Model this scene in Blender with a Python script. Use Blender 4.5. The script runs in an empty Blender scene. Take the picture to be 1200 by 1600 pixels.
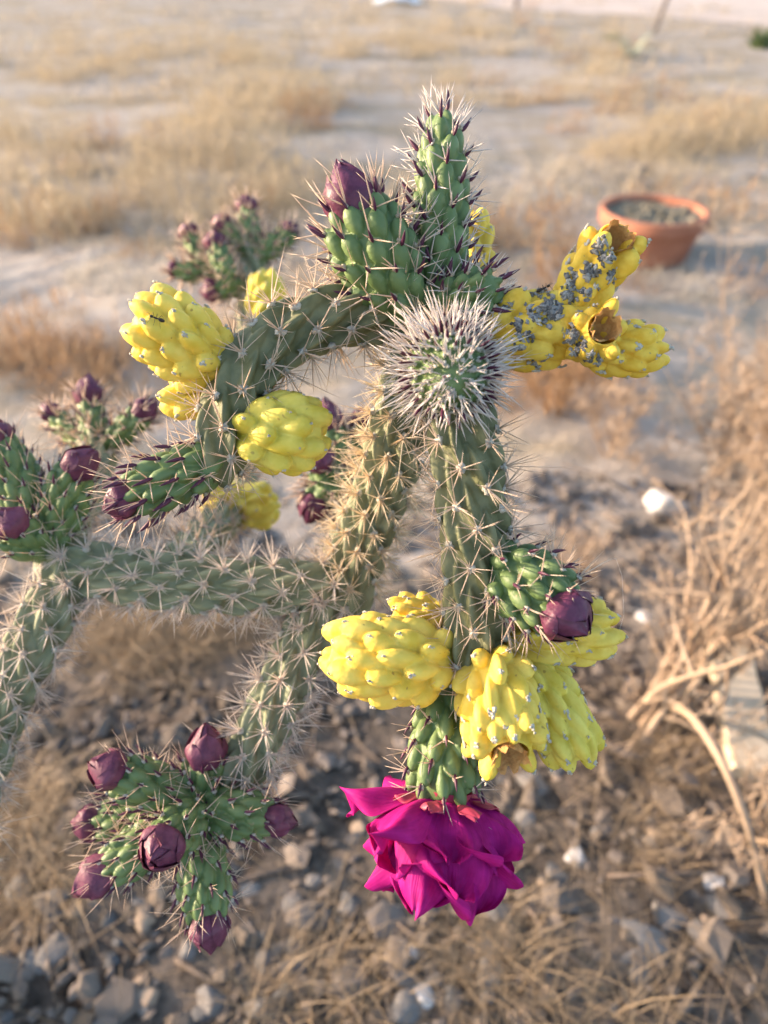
import bpy, bmesh, math, random
import numpy as np
from mathutils import Vector, Matrix, noise as mnoise
RA = math.radians
random.seed(7); rng = np.random.default_rng(7)
scene = bpy.context.scene
COL = scene.collection

# ------------------------------------------------------------------ camera, sky, sun, exposure
H = 0.85; PITCH = RA(39.0); FPX = 1143.0
cam_d = bpy.data.cameras.new('camera'); cam = bpy.data.objects.new('camera', cam_d); COL.objects.link(cam)
cam.location = (0, 0, H); cam.rotation_euler = (RA(90) - PITCH, 0, 0)
cam_d.sensor_fit = 'VERTICAL'; cam_d.sensor_height = 36.0; cam_d.lens = 36.0 * FPX / 1600.0
cam_d.clip_start = 0.01; cam_d.clip_end = 2000
cam_d.dof.use_dof = True; cam_d.dof.focus_distance = 0.288; cam_d.dof.aperture_fstop = cam_d.lens / 4.0
scene.camera = cam
SUN_EL = RA(13.0); SUN_AZ = RA(78.0)                # azimuth measured from straight ahead (+Y) towards the left (-X)
to_sun = Vector((-math.sin(SUN_AZ) * math.cos(SUN_EL), math.cos(SUN_AZ) * math.cos(SUN_EL), math.sin(SUN_EL)))
world = bpy.data.worlds.new('World'); scene.world = world; world.use_nodes = True
wn = world.node_tree.nodes; wl = world.node_tree.links
sky = wn.new('ShaderNodeTexSky'); sky.sky_type = 'NISHITA'; sky.sun_disc = False
sky.sun_elevation = SUN_EL; sky.sun_rotation = -SUN_AZ
sky.air_density = 1.0; sky.dust_density = 1.7; sky.ozone_density = 0.8
wl.new(sky.outputs[0], wn['Background'].inputs[0]); wn['Background'].inputs[1].default_value = 0.15
sd = bpy.data.lights.new('sun', 'SUN'); so = bpy.data.objects.new('sun', sd); COL.objects.link(so)
sd.energy = 3.4; sd.angle = RA(0.6); sd.color = (1.0, 0.76, 0.56)
so.rotation_euler = (-to_sun).to_track_quat('-Z', 'Y').to_euler()
scene.view_settings.view_transform = 'Standard'; scene.view_settings.look = 'None'
scene.view_settings.exposure = 1.82; scene.view_settings.gamma = 1.0
scene.cycles.use_denoising = True
scene.cycles.max_bounces = 5; scene.cycles.sample_clamp_indirect = 6.0

FW = Vector((0, math.cos(PITCH), -math.sin(PITCH))); UP = Vector((0, math.sin(PITCH), math.cos(PITCH))); CAM = Vector((0, 0, H))
def P(px, py, d):
    return CAM + d * (FW + Vector((1, 0, 0)) * ((px - 600) / FPX) - UP * ((py - 800) / FPX))
def G(px, py, z=0.0):
    r = FW + Vector((1, 0, 0)) * ((px - 600) / FPX) - UP * ((py - 800) / FPX)
    return CAM + r * ((z - H) / r.z)
def gh(x, y):          # height of the ground
    return (0.012 * np.sin(2.1 * x + 0.7 * y) + 0.010 * np.sin(-1.3 * x + 2.9 * y + 1.0) + 0.005 * np.sin(6.1 * x + 5.3 * y)
            + 0.004 * np.sin(11 * x - 8.7 * y + 2))

# ------------------------------------------------------------------ materials
def mat(name, c1, c2=None, scale=60.0, rough=0.6, bump=0.0, bscale=200.0, island=None, trans=0.0, sss=0.0, spec=0.4, detail=4.0, sheen=0.0, c3=None, specks=None):
    m = bpy.data.materials.new(name); m.use_nodes = True
    nt = m.node_tree; N = nt.nodes; L = nt.links; b = N['Principled BSDF']
    b.inputs['Roughness'].default_value = rough; b.inputs['Specular IOR Level'].default_value = spec
    tc = N.new('ShaderNodeTexCoord')
    nz = N.new('ShaderNodeTexNoise'); nz.inputs['Scale'].default_value = scale; nz.inputs['Detail'].default_value = detail
    L.new(tc.outputs['Object'], nz.inputs['Vector'])
    cr = N.new('ShaderNodeValToRGB'); cr.color_ramp.elements[0].position = 0.32; cr.color_ramp.elements[1].position = 0.68
    cr.color_ramp.elements[0].color = (*c1, 1); cr.color_ramp.elements[1].color = (*(c2 or c1), 1)
    if c3:
        e = cr.color_ramp.elements.new(0.82); e.color = (*c3, 1)
    L.new(nz.outputs['Fac'], cr.inputs['Fac'])
    out = cr.outputs['Color']
    if island:          # list of colours, one picked for each loose piece
        gi = N.new('ShaderNodeNewGeometry'); ir = N.new('ShaderNodeValToRGB')
        els = ir.color_ramp.elements
        for k, c in enumerate(island):
            p = k / max(1, len(island) - 1)
            e = els[0] if k == 0 else (els[1] if k == len(island) - 1 else els.new(p))
            e.position = p; e.color = (*c, 1)
        L.new(gi.outputs['Random Per Island'], ir.inputs['Fac'])
        mx = N.new('ShaderNodeMix'); mx.data_type = 'RGBA'; mx.blend_type = 'MIX'; mx.inputs[0].default_value = 0.65
        L.new(out, mx.inputs[6]); L.new(ir.outputs['Color'], mx.inputs[7]); out = mx.outputs[2]
    if specks:
        ns = N.new('ShaderNodeTexNoise'); ns.inputs['Scale'].default_value = 330; ns.inputs['Detail'].default_value = 1; L.new(tc.outputs['Object'], ns.inputs['Vector'])
        rs = N.new('ShaderNodeValToRGB'); rs.color_ramp.elements[0].position = 0.715; rs.color_ramp.elements[1].position = 0.76
        rs.color_ramp.elements[0].color = (0, 0, 0, 1); rs.color_ramp.elements[1].color = (0.8, 0.8, 0.8, 1); L.new(ns.outputs['Fac'], rs.inputs['Fac'])
        mk = N.new('ShaderNodeMix'); mk.data_type = 'RGBA'; L.new(rs.outputs['Color'], mk.inputs[0]); L.new(out, mk.inputs[6]); mk.inputs[7].default_value = (*specks, 1); out = mk.outputs[2]
    L.new(out, b.inputs['Base Color'])
    if sss:
        b.inputs['Subsurface Weight'].default_value = sss; b.inputs['Subsurface Radius'].default_value = (0.004, 0.003, 0.0012)
        b.inputs['Subsurface Scale'].default_value = 1.0
    if sheen:
        b.inputs['Sheen Weight'].default_value = sheen
    if bump:
        n2 = N.new('ShaderNodeTexNoise'); n2.inputs['Scale'].default_value = bscale; n2.inputs['Detail'].default_value = 5
        L.new(tc.outputs['Object'], n2.inputs['Vector'])
        bp = N.new('ShaderNodeBump'); bp.inputs['Strength'].default_value = bump; bp.inputs['Distance'].default_value = 0.001
        L.new(n2.outputs['Fac'], bp.inputs['Height']); L.new(bp.outputs['Normal'], b.inputs['Normal'])
    if trans:
        tr = N.new('ShaderNodeBsdfTranslucent'); L.new(out, tr.inputs['Color'])
        ms = N.new('ShaderNodeMixShader'); ms.inputs[0].default_value = trans
        L.new(b.outputs[0], ms.inputs[1]); L.new(tr.outputs[0], ms.inputs[2])
        L.new(ms.outputs[0], N['Material Output'].inputs['Surface'])
    return m

M_OLD = mat('old_stem', (0.085, 0.098, 0.045), (0.215, 0.215, 0.115), 85, 0.62, 0.5, 350, c3=(0.23, 0.175, 0.14))
M_WOODY = mat('woody_stem', (0.16, 0.185, 0.11), (0.25, 0.265, 0.17), 90, 0.7, 0.25, 500)
M_YOUNG = mat('young_joint', (0.085, 0.142, 0.048), (0.150, 0.218, 0.085), 90, 0.5, 0.2, 500, specks=(0.24, 0.22, 0.12))
M_FRUIT = mat('ripe_fruit', (0.68, 0.48, 0.055), (0.80, 0.61, 0.13), 120, 0.58, 0.3, 450, sss=0.15, c3=(0.52, 0.48, 0.10), spec=0.25, specks=(0.36, 0.22, 0.05))
M_FRUITG = mat('greenish_fruit', (0.58, 0.46, 0.055), (0.72, 0.60, 0.13), 120, 0.58, 0.3, 450, sss=0.15, c3=(0.42, 0.44, 0.09), spec=0.25, specks=(0.36, 0.25, 0.06))
M_OLDFRUIT = mat('weathered_fruit', (0.70, 0.42, 0.035), (0.84, 0.60, 0.10), 140, 0.6, 0.4, 400, sss=0.12, c3=(0.50, 0.40, 0.14), spec=0.25, specks=(0.30, 0.22, 0.10))
M_SPINE = mat('spine', (0.62, 0.47, 0.36), (0.74, 0.62, 0.52), 120, 0.45, island=[(0.70, 0.55, 0.43), (0.84, 0.73, 0.63), (0.88, 0.82, 0.76), (0.82, 0.68, 0.57)], trans=0.4)
M_SPINEG = mat('gold_spine', (0.80, 0.66, 0.48), (0.86, 0.76, 0.60), 120, 0.45, island=[(0.78, 0.62, 0.44), (0.87, 0.77, 0.60), (0.90, 0.83, 0.72)], trans=0.5)
M_SPINEP = mat('grey_pink_spine', (0.78, 0.67, 0.60), (0.85, 0.77, 0.72), 120, 0.5, island=[(0.74, 0.62, 0.54), (0.85, 0.77, 0.71), (0.88, 0.82, 0.78)], trans=0.45)
M_SPINEW = mat('pale_spine', (0.72, 0.62, 0.56), (0.82, 0.74, 0.70), 120, 0.4, island=[(0.72, 0.62, 0.58), (0.66, 0.50, 0.44), (0.74, 0.66, 0.62), (0.22, 0.08, 0.14), (0.78, 0.70, 0.62), (0.30, 0.14, 0.20), (0.62, 0.48, 0.46), (0.80, 0.73, 0.67)], trans=0.25)
M_LEAF = mat('purple_leaf', (0.055, 0.010, 0.035), (0.105, 0.022, 0.062), 250, 0.42, trans=0.06)
M_WOOL = mat('wool', (0.55, 0.50, 0.42), (0.74, 0.70, 0.62), 900, 0.95, 1.0, 2500)
M_WOOLB = mat('wool_brown', (0.42, 0.33, 0.22), (0.66, 0.58, 0.46), 900, 0.95, 1.0, 2500)
M_CORK = mat('cork', (0.20, 0.19, 0.19), (0.46, 0.44, 0.43), 700, 0.95, 1.0, 2500, island=[(0.04, 0.036, 0.036), (0.50, 0.48, 0.47), (0.66, 0.65, 0.64), (0.30, 0.29, 0.29), (0.74, 0.73, 0.72), (0.12, 0.11, 0.11), (0.60, 0.58, 0.57)])
M_BUD = mat('bud', (0.085, 0.018, 0.048), (0.145, 0.036, 0.080), 260, 0.46, 0.35, 700, trans=0.08)
M_BUDR = mat('rosy_bud', (0.10, 0.023, 0.056), (0.17, 0.048, 0.094), 260, 0.5, 0.35, 700, trans=0.08)
M_PETAL = mat('petal', (0.50, 0.007, 0.195), (0.66, 0.022, 0.31), 160, 0.62, 0, 500, trans=0.38, spec=0.2)
def veins(m):
    N = m.node_tree.nodes; L = m.node_tree.links; b = N['Principled BSDF']; tc = N.new('ShaderNodeTexCoord'); mp = N.new('ShaderNodeMapping'); mp.inputs['Scale'].default_value = (2.5, 34, 1)
    nz = N.new('ShaderNodeTexNoise'); nz.inputs['Scale'].default_value = 1.0; nz.inputs['Detail'].default_value = 4; L.new(tc.outputs['UV'], mp.inputs['Vector']); L.new(mp.outputs[0], nz.inputs['Vector'])
    bp = N.new('ShaderNodeBump'); bp.inputs['Strength'].default_value = 0.7; bp.inputs['Distance'].default_value = 0.0008; L.new(nz.outputs['Fac'], bp.inputs['Height']); L.new(bp.outputs['Normal'], b.inputs['Normal'])
    old = b.inputs['Base Color'].links[0].from_socket; mx = N.new('ShaderNodeMix'); mx.data_type = 'RGBA'; mx.blend_type = 'MULTIPLY'; mx.inputs[0].default_value = 1.0
    rp = N.new('ShaderNodeValToRGB'); rp.color_ramp.elements[0].position = 0.3; rp.color_ramp.elements[1].position = 0.65; rp.color_ramp.elements[0].color = (0.72, 0.5, 0.80, 1); rp.color_ramp.elements[1].color = (1, 1, 1, 1)
    L.new(nz.outputs['Fac'], rp.inputs['Fac']); L.new(old, mx.inputs[6]); L.new(rp.outputs['Color'], mx.inputs[7]); L.new(mx.outputs[2], b.inputs['Base Color'])
veins(M_PETAL)
M_SEPAL = mat('sepal', (0.36, 0.03, 0.09), (0.50, 0.07, 0.12), 90, 0.5, trans=0.15)
M_ANTHER = mat('anther', (0.74, 0.50, 0.10), (0.80, 0.62, 0.18), 300, 0.6)
M_STIGMA = mat('stigma', (0.70, 0.62, 0.28), None, 300, 0.6)
M_CUP = mat('cup', (0.46, 0.22, 0.07), (0.66, 0.38, 0.14), 260, 0.85, 0.8, 900, trans=0.15)
M_ANT = mat('ant', (0.015, 0.009, 0.008), (0.03, 0.016, 0.012), 300, 0.3)
M_SILK = mat('silk', (0.75, 0.72, 0.7), None, 300, 0.3)
M_STRAW = mat('straw', (0.36, 0.27, 0.17), (0.46, 0.35, 0.23), 8, 0.6, island=[(0.22, 0.155, 0.10), (0.42, 0.32, 0.20), (0.56, 0.46, 0.32), (0.28, 0.20, 0.13)], trans=0.3)
M_GRASS = mat('dry_grass', (0.46, 0.38, 0.26), (0.56, 0.47, 0.34), 8, 0.6, island=[(0.40, 0.31, 0.20), (0.56, 0.47, 0.33), (0.66, 0.58, 0.45), (0.46, 0.36, 0.24)], trans=0.3)
M_GRASSP = mat('pale_grass', (0.50, 0.43, 0.34), (0.60, 0.53, 0.43), 8, 0.6, island=[(0.44, 0.37, 0.29), (0.60, 0.52, 0.42), (0.68, 0.62, 0.52)], trans=0.3)
M_STUB = mat('stubble', (0.40, 0.32, 0.22), (0.52, 0.43, 0.31), 8, 0.7, island=[(0.24, 0.17, 0.11), (0.50, 0.41, 0.29), (0.66, 0.57, 0.43), (0.38, 0.28, 0.18), (0.60, 0.50, 0.36)], trans=0.3)
M_BROWNW = mat('brown_weed', (0.34, 0.20, 0.10), (0.50, 0.32, 0.18), 12, 0.7, island=[(0.30, 0.18, 0.09), (0.54, 0.35, 0.19), (0.46, 0.28, 0.15)], trans=0.25)
M_TWIG = mat('twig', (0.32, 0.22, 0.15), (0.42, 0.31, 0.22), 30, 0.7, island=[(0.26, 0.17, 0.11), (0.42, 0.30, 0.22), (0.52, 0.41, 0.32)], trans=0.15)
M_TERRA = mat('terracotta', (0.27, 0.095, 0.055), (0.38, 0.165, 0.105), 9, 0.8, 0.4, 120)
M_SOIL = mat('soil', (0.10, 0.085, 0.06), (0.26, 0.23, 0.17), 60, 0.95, 1.0, 90)
M_STONE = mat('stone', (0.13, 0.12, 0.115), (0.27, 0.25, 0.24), 40, 0.9, 0.6, 90)
M_STONED = mat('dark_stone', (0.07, 0.07, 0.075), (0.17, 0.165, 0.165), 40, 0.85, 0.6, 90)
M_STONEW = mat('white_stone', (0.50, 0.47, 0.45), (0.64, 0.61, 0.60), 30, 0.7, 0.4, 90)
M_STONET = mat('tan_stone', (0.30, 0.22, 0.16), (0.42, 0.32, 0.24), 30, 0.9, 0.6, 90)
M_PLANK = mat('weathered_wood', (0.48, 0.38, 0.27), (0.62, 0.52, 0.40), 26, 0.75, 0.6, 80)
M_POST = mat('grey_wood', (0.10, 0.08, 0.075), (0.18, 0.15, 0.135), 30, 0.85, 0.6, 60)
M_GREENW = mat('green_weed', (0.07, 0.11, 0.04), (0.12, 0.17, 0.07), 20, 0.6, island=[(0.06, 0.10, 0.04), (0.14, 0.19, 0.08)], trans=0.2)
M_SAGE = mat('sage', (0.22, 0.25, 0.19), (0.30, 0.32, 0.25), 20, 0.6, trans=0.1)
M_TARP = mat('pale_tarp', (0.60, 0.66, 0.74), (0.72, 0.77, 0.83), 5, 0.5, 0.3, 20)

def ground_material():
    m = bpy.data.materials.new('desert_ground'); m.use_nodes = True
    nt = m.node_tree; N = nt.nodes; L = nt.links; b = N['Principled BSDF']; b.inputs['Roughness'].default_value = 0.95
    b.inputs['Specular IOR Level'].default_value = 0.1
    tc = N.new('ShaderNodeTexCoord')
    def nz(s, d=6, st=None):
        n = N.new('ShaderNodeTexNoise'); n.inputs['Scale'].default_value = s; n.inputs['Detail'].default_value = d
        n.inputs['Roughness'].default_value = 0.65
        if st:
            mp = N.new('ShaderNodeMapping'); mp.inputs['Scale'].default_value = st
            L.new(tc.outputs['Object'], mp.inputs['Vector']); L.new(mp.outputs[0], n.inputs['Vector'])
        else:
            L.new(tc.outputs['Object'], n.inputs['Vector'])
        return n
    def ramp(src, p0, c0, p1, c1):
        r = N.new('ShaderNodeValToRGB'); r.color_ramp.elements[0].position = p0; r.color_ramp.elements[1].position = p1
        r.color_ramp.elements[0].color = (*c0, 1); r.color_ramp.elements[1].color = (*c1, 1)
        L.new(src, r.inputs['Fac']); return r.outputs['Color']
    def mix(f, a, c):
        x = N.new('ShaderNodeMix'); x.data_type = 'RGBA'; L.new(f, x.inputs[0]); L.new(a, x.inputs[6]); L.new(c, x.inputs[7]); return x.outputs[2]
    base = ramp(nz(9).outputs['Fac'], 0.3, (0.29, 0.25, 0.22), 0.7, (0.44, 0.395, 0.36))
    strawc = ramp(nz(60).outputs['Fac'], 0.3, (0.20, 0.16, 0.12), 0.7, (0.40, 0.34, 0.26))
    patch = ramp(nz(1.5, 6, (1, 1.5, 1)).outputs['Fac'], 0.46, (0, 0, 0), 0.58, (1, 1, 1))
    c = mix(patch, base, strawc)
    # dark plant litter lies under and around the cactus
    sx = N.new('ShaderNodeSeparateXYZ'); L.new(tc.outputs['Object'], sx.inputs[0])
    mr = N.new('ShaderNodeMapRange'); mr.inputs[1].default_value = 1.05; mr.inputs[2].default_value = 0.6; L.new(sx.outputs['Y'], mr.inputs[0])
    ad = N.new('ShaderNodeMath'); ad.operation = 'MULTIPLY_ADD'; L.new(nz(6).outputs['Fac'], ad.inputs[0]); ad.inputs[1].default_value = 1.4
    su = N.new('ShaderNodeMath'); su.operation = 'SUBTRACT'; L.new(mr.outputs[0], su.inputs[0]); su.inputs[1].default_value = 0.75
    L.new(su.outputs[0], ad.inputs[2]); ad.use_clamp = True
    lit = ramp(nz(45).outputs['Fac'], 0.35, (0.035, 0.027, 0.022), 0.65, (0.17, 0.135, 0.11))
    c = mix(ad.outputs[0], c, lit)
    L.new(c, b.inputs['Base Color'])
    bp = N.new('ShaderNodeBump'); bp.inputs['Strength'].default_value = 0.9; bp.inputs['Distance'].default_value = 0.012
    L.new(nz(40, 8).outputs['Fac'], bp.inputs['Height']); L.new(bp.outputs['Normal'], b.inputs['Normal'])
    return m
M_GROUND = ground_material()
M_ROAD = mat('pale_dirt', (0.46, 0.375, 0.33), (0.55, 0.46, 0.41), 3, 0.95, 0.5, 30)

# ------------------------------------------------------------------ mesh collecting and object helpers
class MB:
    def __init__(s): s.v = []; s.f = []; s.n = 0
    def add(s, v, f):
        v = np.asarray(v, float).reshape(-1, 3); s.v.append(v); o = s.n
        s.f.extend([tuple(i + o for i in q) for q in f]); s.n += len(v)
    def mesh(s, name, smooth=True):
        me = bpy.data.meshes.new(name); v = np.concatenate(s.v) if s.v else np.zeros((0, 3))
        me.from_pydata(v.tolist(), [], s.f); me.update()
        if smooth: me.polygons.foreach_set('use_smooth', [True] * len(me.polygons))
        return me
    def build(s, name, m, parent=None, smooth=True, kind=None):
        return link(name, s.mesh(name, smooth), m, parent, kind)
def link(name, me, m, parent=None, kind=None, label=None):
    if m and not me.materials: me.materials.append(m)
    o = bpy.data.objects.new(name, me); COL.objects.link(o)
    if parent:
        o.parent = parent
        if parent.type == 'EMPTY': o.matrix_parent_inverse = Matrix.Translation(-parent.location)
    if kind: o['kind'] = kind
    if label: o['label'] = label
    return o
def tag(o, label, cat, group=None):
    o['label'] = label; o['category'] = cat
    if group: o['group'] = group
    return o

_sph = {}
def sphere_grid(nu, nv):
    if (nu, nv) not in _sph:
        v = [(0, 0, -1)]; f = []
        for j in range(1, nv):
            t = -math.pi / 2 + math.pi * j / nv
            for i in range(nu):
                a = 2 * math.pi * i / nu; v.append((math.cos(t) * math.cos(a), math.cos(t) * math.sin(a), math.sin(t)))
        v.append((0, 0, 1)); top = len(v) - 1
        for i in range(nu): f.append((0, 1 + (i + 1) % nu, 1 + i))
        for j in range(nv - 2):
            for i in range(nu):
                a = 1 + j * nu + i; b = 1 + j * nu + (i + 1) % nu; f.append((a, b, b + nu, a + nu))
        for i in range(nu): f.append((top, 1 + (nv - 2) * nu + i, 1 + (nv - 2) * nu + (i + 1) % nu))
        _sph[(nu, nv)] = (np.array(v, float), f)
    return _sph[(nu, nv)]
def frame_of(n, hint=(0.31, 0.22, 0.92)):
    n = np.asarray(n, float); n = n / np.linalg.norm(n); h = np.asarray(hint, float)
    if abs(h @ n) > 0.95 * np.linalg.norm(h): h = np.array((1.0, 0.1, 0))
    a = h - n * (h @ n); a /= np.linalg.norm(a); return a, np.cross(n, a), n
def lump(mb, c, n, a, b, h, jit=0.3, hint=(0.31, 0.22, 0.92), nu=9, nv=6):
    S, F = sphere_grid(nu, nv); A, B, Nn = frame_of(n, hint)
    k = 1 + jit * (rng.random(len(S)) * 2 - 1)
    W = S * k[:, None]
    mb.add(np.asarray(c) + np.outer(W[:, 0] * a, A) + np.outer(W[:, 1] * b, B) + np.outer(W[:, 2] * h, Nn), F)
def cone(mb, p, d, L, r, sides=4, bend=0.0, spin=0.0):
    A, B, D = frame_of(d); p = np.asarray(p)
    off = A * bend * L
    rings = [(0.0, 0.75), (0.22, 1.0), (0.7, 0.55)]
    v = []
    for t, k in rings:
        for i in range(sides):
            a = spin + 2 * math.pi * i / sides
            v.append(p + D * L * t + off * t * t + (A * math.cos(a) + B * math.sin(a)) * r * k)
    v.append(p + D * L + off); f = []
    for j in range(len(rings) - 1):
        for i in range(sides):
            f.append((j * sides + i, j * sides + (i + 1) % sides, (j + 1) * sides + (i + 1) % sides, (j + 1) * sides + i))
    j = len(rings) - 1
    for i in range(sides): f.append((j * sides + i, j * sides + (i + 1) % sides, len(v) - 1))
    mb.add(v, f)
def tube(mb, pts, radii, sides=6, cap=True):
    pts = [np.asarray(p, float) for p in pts]; n = len(pts); v = []; f = []; A = None
    for i in range(n):
        t = pts[min(i + 1, n - 1)] - pts[max(i - 1, 0)]; t = t / (np.linalg.norm(t) + 1e-12)
        if A is None: A, _, _ = frame_of(t)
        A = A - t * (A @ t); A /= np.linalg.norm(A); B = np.cross(t, A)
        for k in range(sides):
            a = 2 * math.pi * k / sides; v.append(pts[i] + (A * math.cos(a) + B * math.sin(a)) * radii[i])
    for i in range(n - 1):
        for k in range(sides):
            f.append((i * sides + k, i * sides + (k + 1) % sides, (i + 1) * sides + (k + 1) % sides, (i + 1) * sides + k))
    if cap: f.append(tuple(range(sides - 1, -1, -1))); f.append(tuple((n - 1) * sides + k for k in range(sides)))
    mb.add(v, f)

class Path:
    """smooth curve through control points (point, radius) with a twist-free frame"""
    def __init__(s, ctrl, N=160, rk=1.0):
        C = np.array([list(p) + [r * rk] for p, r in ctrl], float)
        if len(C) == 2: C = np.array([C[0], (C[0] + C[1]) / 2, C[1]])
        E = np.vstack([2 * C[0] - C[1], C, 2 * C[-1] - C[-2]]); out = []
        m = max(6, N // (len(C) - 1))
        for i in range(1, len(E) - 2):
            p0, p1, p2, p3 = E[i - 1:i + 3]
            for k in range(m):
                t = k / m
                out.append(0.5 * (2 * p1 + (p2 - p0) * t + (2 * p0 - 5 * p1 + 4 * p2 - p3) * t * t + (3 * p1 - p0 - 3 * p2 + p3) * t ** 3))
        out.append(C[-1]); Q = np.array(out); s.p = Q[:, :3]; s.r = np.maximum(Q[:, 3], 1e-4)
        seg = np.linalg.norm(np.diff(s.p, axis=0), axis=1); s.s = np.concatenate([[0], np.cumsum(seg)]); s.L = s.s[-1]
        T = np.gradient(s.p, axis=0); T /= np.linalg.norm(T, axis=1)[:, None]; s.t = T
        A, _, _ = frame_of(T[0]); As = []
        for t in T:
            A = A - t * (A @ t); A /= np.linalg.norm(A); As.append(A)
        s.a = np.array(As)
    def at(s, x):
        i = min(max(np.searchsorted(s.s, x) - 1, 0), len(s.s) - 2); k = (x - s.s[i]) / (s.s[i + 1] - s.s[i] + 1e-12)
        k = min(max(k, 0.0), 1.0)
        l = lambda q: q[i] * (1 - k) + q[i + 1] * k
        t = l(s.t); t = t / np.linalg.norm(t); a = l(s.a); a = a - t * (a @ t); a /= np.linalg.norm(a)
        return l(s.p), t, a, np.cross(t, a), l(s.r), (s.r[i + 1] - s.r[i]) / (s.s[i + 1] - s.s[i] + 1e-12)

def remesh(mb, name, voxel, smooth=2):
    me = mb.mesh(name + '_raw'); o = bpy.data.objects.new(name + '_raw', me); COL.objects.link(o)
    m = o.modifiers.new('r', 'REMESH'); m.mode = 'VOXEL'; m.voxel_size = voxel; m.use_smooth_shade = True
    if smooth:
        sm = o.modifiers.new('s', 'SMOOTH'); sm.factor = 0.5; sm.iterations = smooth
    dg = bpy.context.evaluated_depsgraph_get(); ev = o.evaluated_get(dg)
    out = bpy.data.meshes.new_from_object(ev); out.name = name
    bpy.data.objects.remove(o); bpy.data.meshes.remove(me)
    out.polygons.foreach_set('use_smooth', [True] * len(out.polygons)); out.update()
    return out
def core(mb, path, k=0.9, sides=18, s0=0.0, cup=0.0):
    v = []; f = []; n = 40; rows = []
    for i in range(n):
        x = s0 + (path.L - s0) * i / (n - 1); p, t, a, b, r, _ = path.at(x)
        rows.append((p, a, b, r * k))
    if cup:
        p, t, a, b, r, _ = path.at(path.L)
        for q, d in ((0.92, 0.0), (0.88, 0.35), (0.74, 1.3), (0.2, 1.6)): rows.append((p - t * cup * d, a, b, r * k * q))
    for p, a, b, r in rows:
        for i in range(sides):
            w = 2 * math.pi * i / sides; v.append(p + (a * math.cos(w) + b * math.sin(w)) * r)
    for j in range(len(rows) - 1):
        for i in range(sides):
            f.append((j * sides + i, j * sides + (i + 1) % sides, (j + 1) * sides + (i + 1) % sides, (j + 1) * sides + i))
    f.append(tuple(range(sides - 1, -1, -1))); f.append(tuple((len(rows) - 1) * sides + i for i in range(sides)))
    mb.add(v, f)
def lattice(path, area, s0=0.0, s1=None, phase=0.0):
    s1 = path.L if s1 is None else s1; x = s0; k = 0; out = []
    while x < s1:
        p, t, a, b, r, dr = path.at(x); th = phase + k * 2.39996
        n = a * math.cos(th) + b * math.sin(th); sl = math.atan(dr)
        nn = n * math.cos(sl) - t * math.sin(sl); aa = t * math.cos(sl) + n * math.sin(sl)
        out.append((p + n * r, nn, aa, x / path.L, r)); k += 1
        x += area / (2 * math.pi * max(r, 0.0035))
    return out
def bean(mb, c, n, a, L, W, Hh, tilt=0.5, jit=0.08):
    S, F = sphere_grid(12, 8); b = np.cross(n, a); j = lambda: 1 + jit * random.uniform(-1, 1)
    L *= j(); W *= j(); Hh *= j()
    X = S[:, 0]; Y = S[:, 1]; Z = S[:, 2]
    w = 0.82 + 0.25 * X - 0.25 * X * X
    mb.add(np.asarray(c) + np.outer(X * L / 2, a) + np.outer(Y * W / 2 * w, b) + np.outer(Z * Hh + tilt * Hh * (X + 0.2), n), F)
    return np.asarray(c) + a * L * 0.36 + n * Hh * (0.72 + tilt * 0.95), np.asarray(c) + a * L * 0.46 + n * Hh * (0.45 + tilt)

# one leaf mesh, shared by every leaf
def leaf_mesh():
    mb = MB(); v = []; f = []; sides = 6
    rings = [(0.0, 0.55), (0.18, 1.0), (0.45, 0.95), (0.72, 0.62), (0.9, 0.28)]
    for t, k in rings:
        for i in range(sides):
            w = 2 * math.pi * i / sides; v.append((math.cos(w) * k * 0.00095 + 0.0012 * t * t, math.sin(w) * k * 0.00080, t * 0.0078))
    v.append((0.0014, 0, 0.0078))
    for j in range(len(rings) - 1):
        for i in range(sides): f.append((j * sides + i, j * sides + (i + 1) % sides, (j + 1) * sides + (i + 1) % sides, (j + 1) * sides + i))
    for i in range(sides): f.append(((len(rings) - 1) * sides + i, (len(rings) - 1) * sides + (i + 1) % sides, len(v) - 1))
    mb.add(v, f); me = mb.mesh('leaf'); me.materials.append(M_LEAF); return me
LEAF = leaf_mesh(); LV = np.array([v.co[:] for v in LEAF.vertices]); LF = [tuple(p.vertices) for p in LEAF.polygons]
camv = np.array(CAM)

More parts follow.
